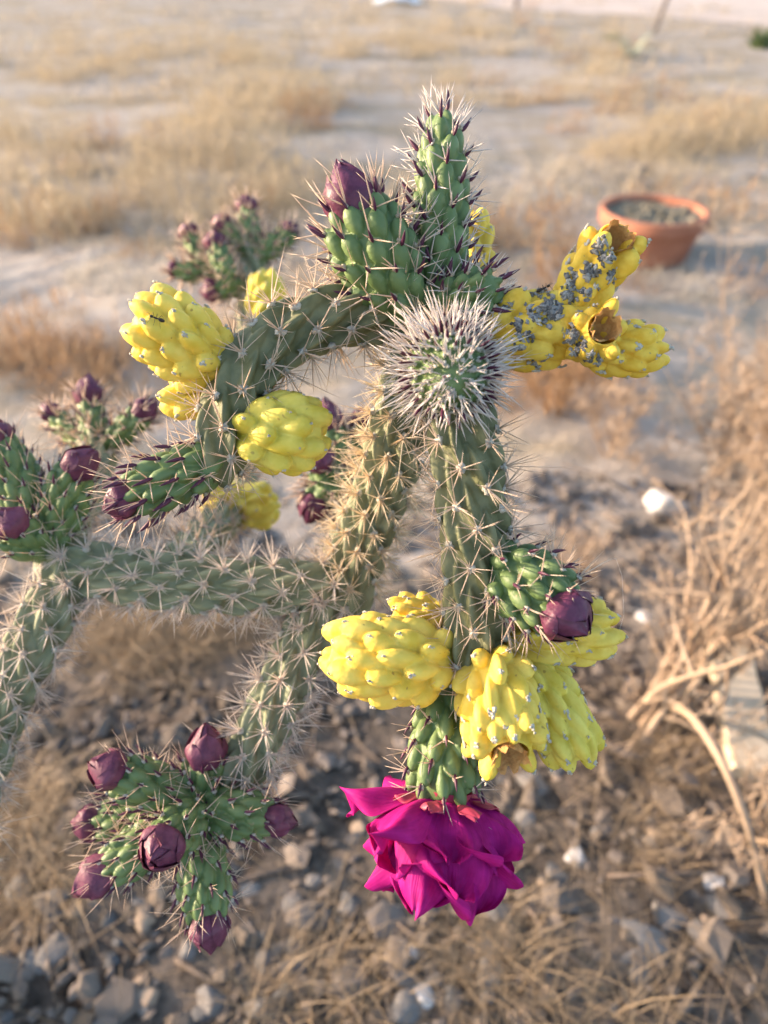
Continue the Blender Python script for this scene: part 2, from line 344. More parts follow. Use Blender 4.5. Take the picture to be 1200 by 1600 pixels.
def old_stem(name, ctrl, parent, m=M_OLD, area=1.32e-4, tl=0.0215, tw=0.0064, th=0.0050, spines=(12, 17), slen=(0.008, 0.0165), sm=M_SPINE, srad=0.00025,
             lift=(8, 40), voxel=0.0006, s0=0.0, s1=None, label=None, central=0.3, phase=0.0, dirbias=0.0):
    path = Path(ctrl, rk=0.90); mb = MB(); core(mb, path, 0.78); sp = MB(); wl_ = MB()
    lat = lattice(path, area, s0 if s0 else 0.002, (s1 or path.L), phase)
    for c, n, a, u, r in lat:
        # tubercles run slightly askew, as ridges do
        ang = 0.20 + random.gauss(0, 0.06); b = np.cross(n, a); a2 = a * math.cos(ang) + b * math.sin(ang)
        tip, _ = bean(mb, c - n * th * 0.75, n, a2, tl, tw, th * 1.25, 0.22)
        lump(wl_, tip - n * 0.0004, n, 0.0020, 0.0016, 0.0012, 0.5, a, 9, 7)
        k = random.randint(*spines); ph = random.uniform(0, 6.28)
        for i in range(k):
            w = ph + 2 * math.pi * i / k + random.uniform(-0.55, 0.55)
            cen = random.random() < central; lng = 1.45 if random.random() < 0.10 else 1.0
            e = RA(random.uniform(45, 80)) if cen else RA(random.uniform(*lift))
            d = (a * math.cos(w) + b * math.sin(w)) * math.cos(e) + n * math.sin(e) + a * dirbias
            cone(sp, tip, d, random.uniform(*slen) * lng * (1.12 if cen else random.choice((0.3, 0.5, 0.75, 0.9, 1.0, 1.2))), srad * random.uniform(0.6, 1.1), 4, random.uniform(-0.05, 0.05))
    o = link(name, remesh(mb, name, voxel, 1), m, parent, label=label)
    sp.build('spines', sm, o, kind='stuff'); wl_.build('areole_wool', M_WOOL, o, kind='stuff')
    return o, path

def young_joint(name, ctrl, parent, m=M_YOUNG, area=0.62e-4, tl=0.0118, tw=0.0072, th=0.0030, spines=(3, 5), slen=(0.006, 0.0135), sm=M_SPINE, srad=0.00027,
                voxel=0.00045, leaves='objects', leafk=1.0, tilt=0.55, s0=0.002, label=None, leafdir=(0.85, 0.65), wool=M_WOOLB, tip_spines=0, phase=0.0, kk=0.9, rk=0.90):
    path = Path(ctrl, rk=rk); mb = MB(); core(mb, path, kk); sp = MB(); wl_ = MB(); lf = MB(); lo = []
    for c, n, a, u, r in lattice(path, area, s0, None, phase):
        q = 0.70 + 0.30 * min(1.0, r / 0.009)
        if u > 0.75: q *= 1 - 0.25 * (u - 0.75) / 0.25
        arp, tipp = bean(mb, c - n * th * 0.45, n, a, tl * q, tw * q, th * 1.15 * q, tilt)
        b = np.cross(n, a)
        lump(wl_, tipp + a * 0.0002 + n * 0.0002, n, 0.0013 * q, 0.0010 * q, 0.0008, 0.4, a, 7, 5)
        d = n * leafdir[0] + a * leafdir[1] + b * random.uniform(-0.15, 0.15)
        if leaves:
            k = leafk * random.uniform(0.75, 1.1); A, B, D = frame_of(d, a)
            R = np.stack([A, B, D], 1) * k; lp = arp - n * 0.0004
            if leaves == 'objects' and n @ (camv - c) > -0.02 * np.linalg.norm(camv - c):
                lo.append((R, lp))
            else: lf.add(LV @ R.T + lp, LF)
        ns = random.randint(*spines) + (tip_spines if u > 0.85 else 0)
        for i in range(ns):
            w = random.uniform(0, 6.28); e = RA(random.uniform(25, 75))
            dd = (a * math.cos(w) + b * math.sin(w)) * math.cos(e) + n * math.sin(e) * 1.0 + a * (0.35 if u < 0.8 else 0.9)
            cone(sp, tipp, dd, random.uniform(*slen), srad * random.uniform(0.8, 1.2), 4, random.uniform(-0.06, 0.06))
    o = link(name, remesh(mb, name, voxel, 1), m, parent, label=label)
    if sp.n: sp.build('spines', sm, o, kind='stuff')
    wl_.build('areole_wool', wool, o, kind='stuff')
    if lf.n: lf.build('leaf_fringe', M_LEAF, o, kind='stuff')
    for R, lp in lo:
        l = bpy.data.objects.new('leaf', LEAF); COL.objects.link(l); l.parent = o
        l.matrix_basis = Matrix.Translation(lp) @ Matrix(R.tolist()).to_4x4()
    return o, path

def fruit(name, ctrl, parent, m=M_FRUIT, area=0.80e-4, tl=0.0155, tw=0.0098, th=0.0042, tilt=0.5, voxel=0.0005, cup=0.0, label=None, wool=M_WOOL, scab=0, phase=0.0,
          woolk=1.0, skip=None, kk=0.82):
    path = Path(ctrl, rk=0.83); mb = MB(); core(mb, path, kk, cup=cup); wl_ = MB(); sc_ = MB(); lat = lattice(path, area * 0.80, 0.003, path.L - (0.0028 if cup else 0), phase)
    for c, n, a, u, r in lat:
        q = 0.74 + 0.26 * min(1.0, r / 0.012)
        if cup and u > 0.72: n = n + a * 0.0; c = c + n * 0.0016; a = a + n * 0.16; a = a / np.linalg.norm(a); n = n - a * (n @ a); n = n / np.linalg.norm(n)
        arp, tipp = bean(mb, c - n * th * 0.72, n, a, tl * q * random.uniform(.88, 1.12), tw * q * 0.90, th * 1.24 * q * random.uniform(.85, 1.1), tilt * 0.85, 0.16)
        b = np.cross(n, a)
        s_ = woolk * random.uniform(0.6, 1.15)
        for k in range(6):
            lump(wl_, arp - n * 0.0005 + a * random.gauss(0.0002, 0.0007) * s_ + b * random.gauss(0, 0.00038) * s_, n, random.uniform(.0004, .0009) * s_, random.uniform(.0003, .0006) * s_, random.uniform(.0003, .0006), 0.5, a + b * random.uniform(-.8, .8), 6, 5)
        if scab and random.random() < scab:
            dx = random.choice((0.0016, 0.0034)); dy = random.choice((0.0012, 0.0024))
            for k in range(random.randint(14, 26)):
                o_ = a * random.gauss(0, dx) + b * random.gauss(0, dy)
                lump(sc_, tipp + o_ - n * (0.0006 + 0.12 * abs(o_ @ a) + 0.22 * abs(o_ @ b)), n + np.array([random.gauss(0, .45) for _ in range(3)]), random.uniform(.0005, .0015), random.uniform(.0004, .0009), random.uniform(.0003, .0007), 0.5, a + b * random.uniform(-1, 1), 6, 5)
    o = link(name, remesh(mb, name, voxel, 2), m, parent, label=label)
    wl_.build('areole_wool', wool, o, kind='stuff')
    if sc_.n: sc_.build('cork_scab', M_CORK, o, kind='stuff')
    if cup:
        p, t, a, b, r, _ = path.at(path.L); cb = MB(); v = []; f = []; sides = 26
        prof = [(0.98, 0.30), (0.86, 0.12), (0.80, -0.10), (0.68, -0.5), (0.42, -0.8), (0.05, -0.88)]
        for j, (q, d) in enumerate(prof):
            for i in range(sides):
                w = 2 * math.pi * i / sides; rr = r * kk * 0.92 * q * (1 + 0.10 * math.sin(3 * w + 1) + 0.07 * math.sin(7 * w + j) + 0.07 * random.uniform(-1, 1))
                v.append(p + t * cup * (d + (random.uniform(-.35, .40) if j == 0 else random.uniform(-.03, .03))) + (a * math.cos(w) + b * math.sin(w)) * rr)
        for j in range(len(prof) - 1):
            for i in range(sides): f.append((j * sides + i, j * sides + (i + 1) % sides, (j + 1) * sides + (i + 1) % sides, (j + 1) * sides + i))
        f.append(tuple((len(prof) - 1) * sides + i for i in range(sides)))
        cb.add(v, f); cb.build('dried_cup', M_CUP, o)
    return o, path

def bud(p0, p1, R, parent, detail=True, label=None, m=None):
    m = m or M_BUD
    """closed flower bud from base p0 to point p1, tepals wrapped round it"""
    p0 = np.array(p0); p1 = np.array(p1); ax = p1 - p0; Lb = np.linalg.norm(ax); A, B, D = frame_of(ax)
    prof = lambda u: R * (0.62 + 0.95 * u - 0.35 * u * u if u < 0.35 else 0.8896 * 1.0) if u < 0.35 else R * 0.90 * max(0.0, 1 - ((u - 0.35) / 0.65) ** 1.35) ** 0.92 + 0.0002
    mb = MB(); v = []; f = []; sides = 20; n = 14
    for j in range(n):
        u = j / (n - 1)
        for i in range(sides):
            w = 2 * math.pi * i / sides; v.append(p0 + D * Lb * u + (A * math.cos(w) + B * math.sin(w)) * prof(u) * 0.97)
    for j in range(n - 1):
        for i in range(sides): f.append((j * sides + i, j * sides + (i + 1) % sides, (j + 1) * sides + (i + 1) % sides, (j + 1) * sides + i))
    f.append(tuple(range(sides - 1, -1, -1))); f.append(tuple((n - 1) * sides + i for i in range(sides)))
    mb.add(v, f)
    tep = []
    for k in range(9):
        w0 = k * 2.4 + R * 900; lay = k // 3; u1 = (0.62, 0.86, 1.0)[lay] + random.uniform(-.05, .03); off = (0.0011, 0.0007, 0.0003)[lay]
        hw = (0.75, 0.95, 1.0)[lay]; tv = []; tf = []; nu, nv = 9, 7
        for i in range(nu):
            q = i / (nu - 1); u = 0.02 + q * (u1 - 0.02)
            wid = hw * (0.8 + 0.3 * q) * math.sqrt(max(0.0, 1 - q ** 3.0))
            for j in range(nv):
                s_ = -1 + 2 * j / (nv - 1); w = w0 + s_ * wid
                rr = prof(min(u, 1)) + off * (1 - 0.35 * abs(s_) ** 2) + 0.0007 * (s_ > 0.7) * q + 0.0008 * q * q * (lay < 2) + 0.0004 * math.sin(4 * s_ + k)
                tv.append(p0 + D * (Lb * u + 0.0006 * q) + (A * math.cos(w) + B * math.sin(w)) * rr)
        for i in range(nu - 1):
            for j in range(nv - 1): tf.append((i * nv + j, i * nv + j + 1, (i + 1) * nv + j + 1, (i + 1) * nv + j))
        tep.append((tv, tf))
    if not detail:
        for t in tep: mb.add(*t)
    o = mb.build('flower_bud', m, parent)
    if label: o['label'] = label
    if detail:
        for t in tep:
            tm = MB(); tm.add(*t); tm.build('tepal', m, o)
    return o

# ------------------------------------------------------------------ ground and road
def ground():
    ax = np.concatenate([-np.geomspace(250, 1.6, 40), np.linspace(-1.5, 1.5, 121), np.geomspace(1.6, 250, 40)])
    ay = np.concatenate([-np.geomspace(250, 0.6, 24), np.linspace(-0.5, 3.5, 161), np.geomspace(3.6, 300, 60)])
    X, Y = np.meshgrid(ax, ay); Z = gh(X, Y)
    Z = Z + 0.006 * np.sin(23 * X + 3 * np.sin(7 * Y)) * np.sin(19 * Y + 2 * np.sin(9 * X)) * (np.hypot(X, Y) < 4)
    v = np.stack([X, Y, Z], -1).reshape(-1, 3); w = len(ax); f = []
    for j in range(len(ay) - 1):
        for i in range(w - 1): f.append((j * w + i, j * w + i + 1, (j + 1) * w + i + 1, (j + 1) * w + i))
    mb = MB(); mb.add(v, f); o = mb.build('ground', M_GROUND, kind='structure')
    a = G(560, -14); b = G(1240, 52); mb = MB(); nn = 60; rows = []
    d = (b - a).normalized(); nrm = Vector((-d.y, d.x, 0)); 
    if nrm.y < 0: nrm = -nrm
    v = []; f = []
    for i in range(nn):
        p = a + d * (-30 + 60 * i / (nn - 1)) 
        for k in range(8):
            q = p + nrm * (k * 0.9 + (0.25 * math.sin(i * 1.3) if k == 0 else 0)); v.append((q.x, q.y, float(gh(q.x, q.y)) + (0.012 if 0 < k < 7 else 0.004)))
    for i in range(nn - 1):
        for k in range(7): f.append((i * 8 + k, i * 8 + k + 1, (i + 1) * 8 + k + 1, (i + 1) * 8 + k))
    mb.add(v, f); mb.build('road', M_ROAD, kind='structure')
ground()

# ------------------------------------------------------------------ the cactus
base_top = P(-75, 1330, 0.385)
root = Vector((base_top.x - 0.27, base_top.y + 0.10, 0)); root.z = float(gh(root.x, root.y))
cactus = bpy.data.objects.new('cholla_cactus', None); COL.objects.link(cactus); cactus.location = root
tag(cactus, 'branching cholla cactus with spiny stems, yellow fruits, purple buds and one magenta flower', 'cactus')
mm = 0.001
def C(*pts): return [(P(x, y, d), r) for x, y, d, r in pts]

# trunk at the left, from the ground up
tr = [(root + Vector((0, 0, -0.03)), 0.022), (root.lerp(base_top, 0.35) + Vector((-0.012, 0, 0)), 0.019), (root.lerp(base_top, 0.7), 0.016), (base_top, 0.0145)]
tr += C((-10, 1130, 0.378, 0.0135), (45, 1020, 0.372, 0.013), (90, 935, 0.37, 0.0125), (115, 880, 0.37, 0.012))
old_stem('stem', tr, cactus, m=M_WOODY, spines=(12, 17), sm=M_SPINEP, voxel=0.0009, slen=(0.008, 0.016), srad=0.0003)
# branch running right
old_stem('stem', C((72, 868, 0.372, 0.0105), (125, 885, 0.37, 0.0130), (230, 905, 0.366, 0.0135), (350, 914, 0.362, 0.0135), (450, 918, 0.36, 0.0130), (520, 918, 0.36, 0.0125)), cactus,
         m=M_WOODY, spines=(18, 24), slen=(0.007, 0.0150), sm=M_SPINEP, voxel=0.0007, lift=(10, 55), srad=0.00028)
# riser to the crown
old_stem('stem', C((535, 945, 0.366, 0.0125), (560, 865, 0.36, 0.0128), (603, 750, 0.342, 0.0128), (632, 640, 0.322, 0.0125), (655, 565, 0.308, 0.0122), (675, 515, 0.302, 0.0115)), cactus,
         m=M_WOODY, area=1.15e-4, tw=0.0064, spines=(20, 27), slen=(0.007, 0.0145), sm=M_SPINEG, voxel=0.0007, lift=(15, 65), srad=0.00028, label='upright stem thick with straw-gold spines')
# drooping branch that carries the lower cluster
old_stem('stem', C((515, 915, 0.362, 0.0125), (478, 1000, 0.358, 0.0125), (430, 1100, 0.356, 0.0125), (388, 1185, 0.356, 0.0115), (345, 1240, 0.356, 0.0095)), cactus,
         m=M_WOODY, spines=(18, 25), slen=(0.008, 0.0165), sm=M_SPINEP, voxel=0.0007, lift=(12, 60), srad=0.00028)
# arm arching to the left
arm, arm_path = old_stem('stem', C((690, 505, 0.306, 0.0110), (610, 490, 0.303, 0.0118), (520, 497, 0.299, 0.0120), (440, 528, 0.294, 0.0118), (388, 580, 0.291, 0.0115), (358, 650, 0.290, 0.0110), (345, 710, 0.290, 0.0092), (343, 738, 0.290, 0.0050)), cactus,
         spines=(12, 16), slen=(0.008, 0.0165))
# near stem, arching towards the camera and hanging down
near, near_path = old_stem('stem', C((682, 520, 0.300, 0.0115), (700, 575, 0.283, 0.0125), (717, 650, 0.277, 0.0130), (732, 740, 0.279, 0.0130), (742, 830, 0.282, 0.0125), (745, 920, 0.285, 0.0122), (738, 1000, 0.288, 0.0122), (722, 1050, 0.291, 0.0115), (708, 1090, 0.293, 0.0095)), cactus,
         spines=(12, 16), slen=(0.008, 0.0165), phase=0.4)

# joints of the crown
young_joint('young_joint', C((688, 500, 0.305, 0.0095), (686, 430, 0.304, 0.0108), (688, 350, 0.302, 0.0108), (690, 270, 0.300, 0.0098), (690, 205, 0.299, 0.0070), (690, 180, 0.299, 0.0030)), cactus,
            area=0.80e-4, tl=0.0140, tw=0.0088, th=0.0030, tilt=0.42, tip_spines=4, srad=0.00034, spines=(4, 6), slen=(0.007, 0.015), sm=M_SPINEW, label='upright green joint with purple leaves and pale spines')
young_joint('young_joint', C((640, 495, 0.300, 0.0105), (610, 445, 0.296, 0.0145), (585, 395, 0.292, 0.0165), (562, 345, 0.291, 0.0150), (553, 325, 0.291, 0.0110)), cactus,
            area=0.84e-4, tl=0.0135, tw=0.0092, th=0.0032, tilt=0.45, tip_spines=4, slen=(0.008, 0.020), srad=0.00032, sm=M_SPINE, label='stout green joint tipped by a purple bud', leafk=0.95)
bud(P(562, 350, 0.287), P(528, 250, 0.285), 0.0118, cactus, label='large purple bud on the stout upright joint')
young_joint('young_joint', C((690, 490, 0.298, 0.008), (725, 470, 0.293, 0.0095), (760, 452, 0.289, 0.0085), (778, 443, 0.288, 0.004)), cactus,
            area=0.36e-4, tl=0.0092, tw=0.0058, spines=(3, 5), slen=(0.005, 0.010), sm=M_SPINEW, label='short young joint bristling with purple leaves')
fruit('fruit', C((735, 440, 0.325, 0.006), (741, 400, 0.325, 0.0085), (741, 360, 0.325, 0.0085), (738, 335, 0.325, 0.005)), cactus, label='slim yellow fruit behind the upright joint')
# spiny growing tip that points at the camera
tipj = MB(); tp = Path(C((688, 555, 0.293, 0.0120), (700, 578, 0.272, 0.0128), (705, 586, 0.260, 0.0118), (707, 590, 0.252, 0.0075), (707, 590, 0.249, 0.003)))
core(tipj, tp, 0.93); tsp = MB(); tlf = MB(); twl = MB()
for c, n, a, u, r in lattice(tp, 0.21e-4, 0.004):
    b = np.cross(n, a); k0 = 1.0 if u < 0.75 else 0.75
    arp, tipp = bean(tipj, c - n * 0.001, n, a, 0.0080 * k0, 0.0050 * k0, 0.0026 * k0, 0.5)
    for k in range(3 if u < 0.6 else 5): lump(twl, tipp + (a * random.gauss(0, 1) + b * random.gauss(0, 1)) * 0.0006, n, 0.0008, 0.0006, 0.0006, 0.5, a, 6, 4)
    A, B, D = frame_of(n * 0.9 + a * 0.5, a); k = random.uniform(0.55, 0.95)
    tlf.add(LV @ (np.stack([A, B, D], 1) * k * (1 if u < 0.85 else 0.55)).T + arp - n * 0.0004, LF)
    for i in range(random.randint(3, 4) if u < 0.72 else random.randint(3, 5)):
        w = random.uniform(0, 6.28); e = RA(random.uniform(38, 85))
        d = (a * math.cos(w) + b * math.sin(w)) * math.cos(e) + n * math.sin(e) + a * 0.15 + n * 0.25
        lk = random.choice((0.5, 0.8, 1.0, 1.25)) * (1.12 if u < 0.72 else 0.62)
        cone(tsp, tipp, d, random.uniform(0.0095, 0.0150) * lk, 0.00038 * random.uniform(0.55, 1.3), 4, random.uniform(-.03, .03))
pe, te, ae, be, re_, _ = tp.at(tp.L)
for k in range(70):
    w = random.uniform(0, 6.28); rr = 0.0062 * math.sqrt(random.random()); q = ae * math.cos(w) + be * math.sin(w); p_ = pe + q * rr - te * (0.0005 + rr * rr * 75)
    if k % 2: lump(twl, p_, te, 0.0008, 0.0006, 0.0007, 0.5, ae, 6, 4)
    cone(tsp, p_, te * random.uniform(0.5, 1.2) + q * random.uniform(0.1, 1.6) + be * random.gauss(0, .3), random.uniform(0.003, 0.0085), 0.0003 * random.uniform(.6, 1.3), 4, random.uniform(-.1, .1))
o = link('growing_tip', remesh(tipj, 'growing_tip', 0.00045, 1), M_YOUNG, cactus, label='round growing tip covered in pale and purple spines')
tsp.build('spines', M_SPINEW, o, kind='stuff'); tlf.build('leaf_fringe', M_LEAF, o, kind='stuff'); twl.build('areole_wool', M_WOOL, o, kind='stuff')

# weathered fruit chain at the right of the crown
f3, f3p = fruit('fruit', C((752, 522, 0.300, 0.009), (790, 520, 0.297, 0.0150), (835, 516, 0.294, 0.0158), (880, 512, 0.293, 0.0135), (905, 512, 0.293, 0.009)), cactus, m=M_OLDFRUIT, area=1.15e-4, tl=0.0170, tw=0.0120, th=0.0046,
      scab=0.0, woolk=1.5, label='weathered yellow fruit with grey scabs beside the growing tip', tilt=0.5)
def scabs(ob, spots):
    sc = MB()
    for cx, cy, sx, sy, n, big in spots:
        for k in range(int(n * 0.8)):
            px = random.gauss(cx, sx); py = random.gauss(cy, sy); r = P(px, py, 0.3) - CAM; r.normalize()
            hit, loc, nor, _ = ob.ray_cast(CAM, r)
            if hit: lump(sc, np.array(loc), np.array(nor) + np.array([random.gauss(0, .35) for _ in range(3)]), random.uniform(.0006, .0018) * big, random.uniform(.0005, .0010) * big, random.uniform(.0004, .0009) * big, 0.5, (random.gauss(0, 1), random.gauss(0, 1), random.gauss(0, 1)), 7, 5)
    sc.build('cork_scab', M_CORK, ob, kind='stuff')
scabs(f3, [(858, 484, 13, 9, 60, 1.3), (835, 490, 8, 7, 24, 1.0), (818, 527, 8, 6, 26, 1.0), (812, 505, 5, 4, 16, .9), (800, 545, 6, 4, 14, .9), (845, 458, 8, 5, 18, 1), (790, 480, 7, 4, 16, .9), (835, 570, 7, 4, 12, .9)])
f3b, _ = fruit('fruit', C((880, 492, 0.293, 0.0085), (905, 455, 0.292, 0.0115), (932, 415, 0.289, 0.0118), (954, 384, 0.284, 0.0112), (962, 375, 0.2795, 0.0100)), cactus, m=M_OLDFRUIT, area=1.0e-4, tl=0.0150, tw=0.0110, th=0.0042, cup=0.008,
      scab=0.0, woolk=1.4, label='scabby upright yellow fruit with an open brown cup', tilt=0.35)
scabs(f3b, [(895, 440, 5, 12, 34, 1), (925, 425, 8, 7, 34, 1.1), (890, 465, 6, 8, 26, 1), (945, 400, 9, 6, 26, 1), (955, 430, 4, 9, 20, .9), (935, 385, 6, 5, 26, 1), (915, 455, 6, 5, 20, 1)])
f3c, _ = fruit('fruit', C((900, 545, 0.293, 0.009), (918, 532, 0.286, 0.0112), (935, 520, 0.278, 0.0108), (944, 513, 0.2725, 0.0095)), cactus, m=M_OLDFRUIT, area=0.80e-4, tl=0.013, tw=0.0095, th=0.0036, cup=0.009,
      scab=0.0, woolk=1.3, label='yellow fruit whose brown dried cup faces outward')
scabs(f3c, [(895, 525, 6, 8, 34, 1), (905, 545, 6, 5, 20, 1), (925, 560, 8, 5, 20, 1)])
fruit('fruit', C((915, 535, 0.290, 0.0095), (960, 545, 0.288, 0.0110), (1000, 548, 0.287, 0.0105), (1028, 550, 0.287, 0.0072)), cactus, m=M_OLDFRUIT, area=0.68e-4, tl=0.0150, tw=0.0085, th=0.0038,
      scab=0.0, woolk=1.2, label='yellow end fruit with long knobs at the tip of the fruit chain')

# left arm: fruits and end joint
young_joint('young_joint', C((345, 712, 0.290, 0.0075), (310, 730, 0.289, 0.0092), (265, 750, 0.287, 0.0098), (222, 770, 0.285, 0.0090), (200, 780, 0.284, 0.0065)), cactus, area=0.58e-4, tl=0.0125, tw=0.0074,
            leafk=1.15, slen=(0.008, 0.018), leafdir=(0.6, 1.0), label='green joint hanging off the end of the arched arm')
bud(P(212, 775, 0.283), P(163, 797, 0.281), 0.0068, cactus)
ff1, ff1p = fruit('fruit', C((358, 572, 0.292, 0.008), (325, 556, 0.290, 0.0142), (285, 533, 0.287, 0.0160), (245, 508, 0.285, 0.0142), (222, 495, 0.285, 0.0095)), cactus, m=M_FRUIT, tilt=0.75, area=0.92e-4, tl=0.0165, tw=0.0105, th=0.0046, label='knobbly yellow fruit with a dark insect on its tip')
fruit('fruit', C((345, 615, 0.302, 0.006), (310, 618, 0.303, 0.009), (280, 622, 0.303, 0.009), (266, 622, 0.303, 0.006)), cactus, m=M_FRUIT, tilt=0.6, label='small yellow fruit half hidden under the knobbly one')
fruit('fruit', C((372, 668, 0.292, 0.009), (410, 675, 0.291, 0.0155), (450, 676, 0.290, 0.0165), (485, 672, 0.290, 0.0135), (503, 670, 0.290, 0.009)), cactus, m=M_FRUITG, tilt=0.6, area=1.05e-4, tl=0.0175, tw=0.0118, th=0.0046, phase=1.0, woolk=0.7, label='greenish-yellow fruit inside the curve of the arched arm')

# near stem: bud joint, fruits, flowering joint
young_joint('young_joint', C((772, 885, 0.284, 0.0095), (800, 900, 0.279, 0.0128), (835, 922, 0.274, 0.0138), (865, 943, 0.270, 0.0125), (876, 950, 0.269, 0.010)), cactus, area=0.62e-4, tl=0.0115, tw=0.0078,
            leafk=0.75, slen=(0.007, 0.016), leafdir=(0.75, 0.8), wool=M_WOOL, label='green joint with a dark purple bud beside the near stem')
bud(P(868, 946, 0.2655), P(918, 990, 0.2560), 0.0108, cactus, label='dark purple bud on the side joint of the near stem')
fruit('fruit', C((700, 1030, 0.289, 0.010), (665, 1032, 0.285, 0.0165), (615, 1032, 0.283, 0.0180), (560, 1022, 0.283, 0.0165), (522, 1013, 0.284, 0.0105)), cactus, m=M_FRUIT, tilt=0.5, area=1.05e-4, tl=0.0178, tw=0.0112, th=0.0046, label='bright yellow fruit left of the hanging stem')
fruit('fruit', C((705, 968, 0.298, 0.006), (668, 962, 0.299, 0.0085), (635, 957, 0.299, 0.0085), (615, 955, 0.299, 0.006)), cactus, m=M_FRUIT, tilt=0.6, area=0.5e-4, tl=0.011, tw=0.0078, th=0.0034, label='small yellow fruit tucked behind the hanging stem')
fruit('fruit', C((770, 1030, 0.284, 0.010), (774, 1065, 0.276, 0.0150), (783, 1115, 0.272, 0.0152), (793, 1155, 0.267, 0.0135), (797, 1178, 0.262, 0.0108)), cactus, m=M_FRUIT, tilt=0.6, area=0.70e-4, tl=0.0150, tw=0.0088, th=0.0044, cup=0.008, woolk=1.3, label='yellow fruit hanging with an open brown end')
fruit('fruit', C((808, 1030, 0.290, 0.009), (838, 1070, 0.287, 0.0130), (868, 1120, 0.285, 0.0138), (893, 1160, 0.284, 0.0125), (903, 1178, 0.284, 0.009)), cactus, m=M_FRUITG, tilt=0.5, area=0.75e-4, tl=0.0190, tw=0.0085, th=0.0042, label='long-knobbed yellow fruit beside the open one')
fruit('fruit', C((790, 995, 0.293, 0.008), (830, 995, 0.292, 0.0120), (880, 990, 0.291, 0.0130), (925, 987, 0.290, 0.0125), (948, 985, 0.290, 0.009)), cactus, m=M_FRUIT, tilt=0.5, area=0.85e-4, tl=0.019, tw=0.009, th=0.0040, label='yellow fruit below the dark purple side bud')
young_joint('young_joint', C((700, 1078, 0.292, 0.0080), (696, 1115, 0.290, 0.0105), (692, 1165, 0.287, 0.0125), (694, 1210, 0.285, 0.0135), (698, 1240, 0.284, 0.0120)), cactus, area=0.70e-4, tl=0.0140, tw=0.0078,
            leafk=0.8, slen=(0.006, 0.013), spines=(2, 4), leafdir=(0.55, 0.95), wool=M_WOOLB, label='green joint that carries the open flower')

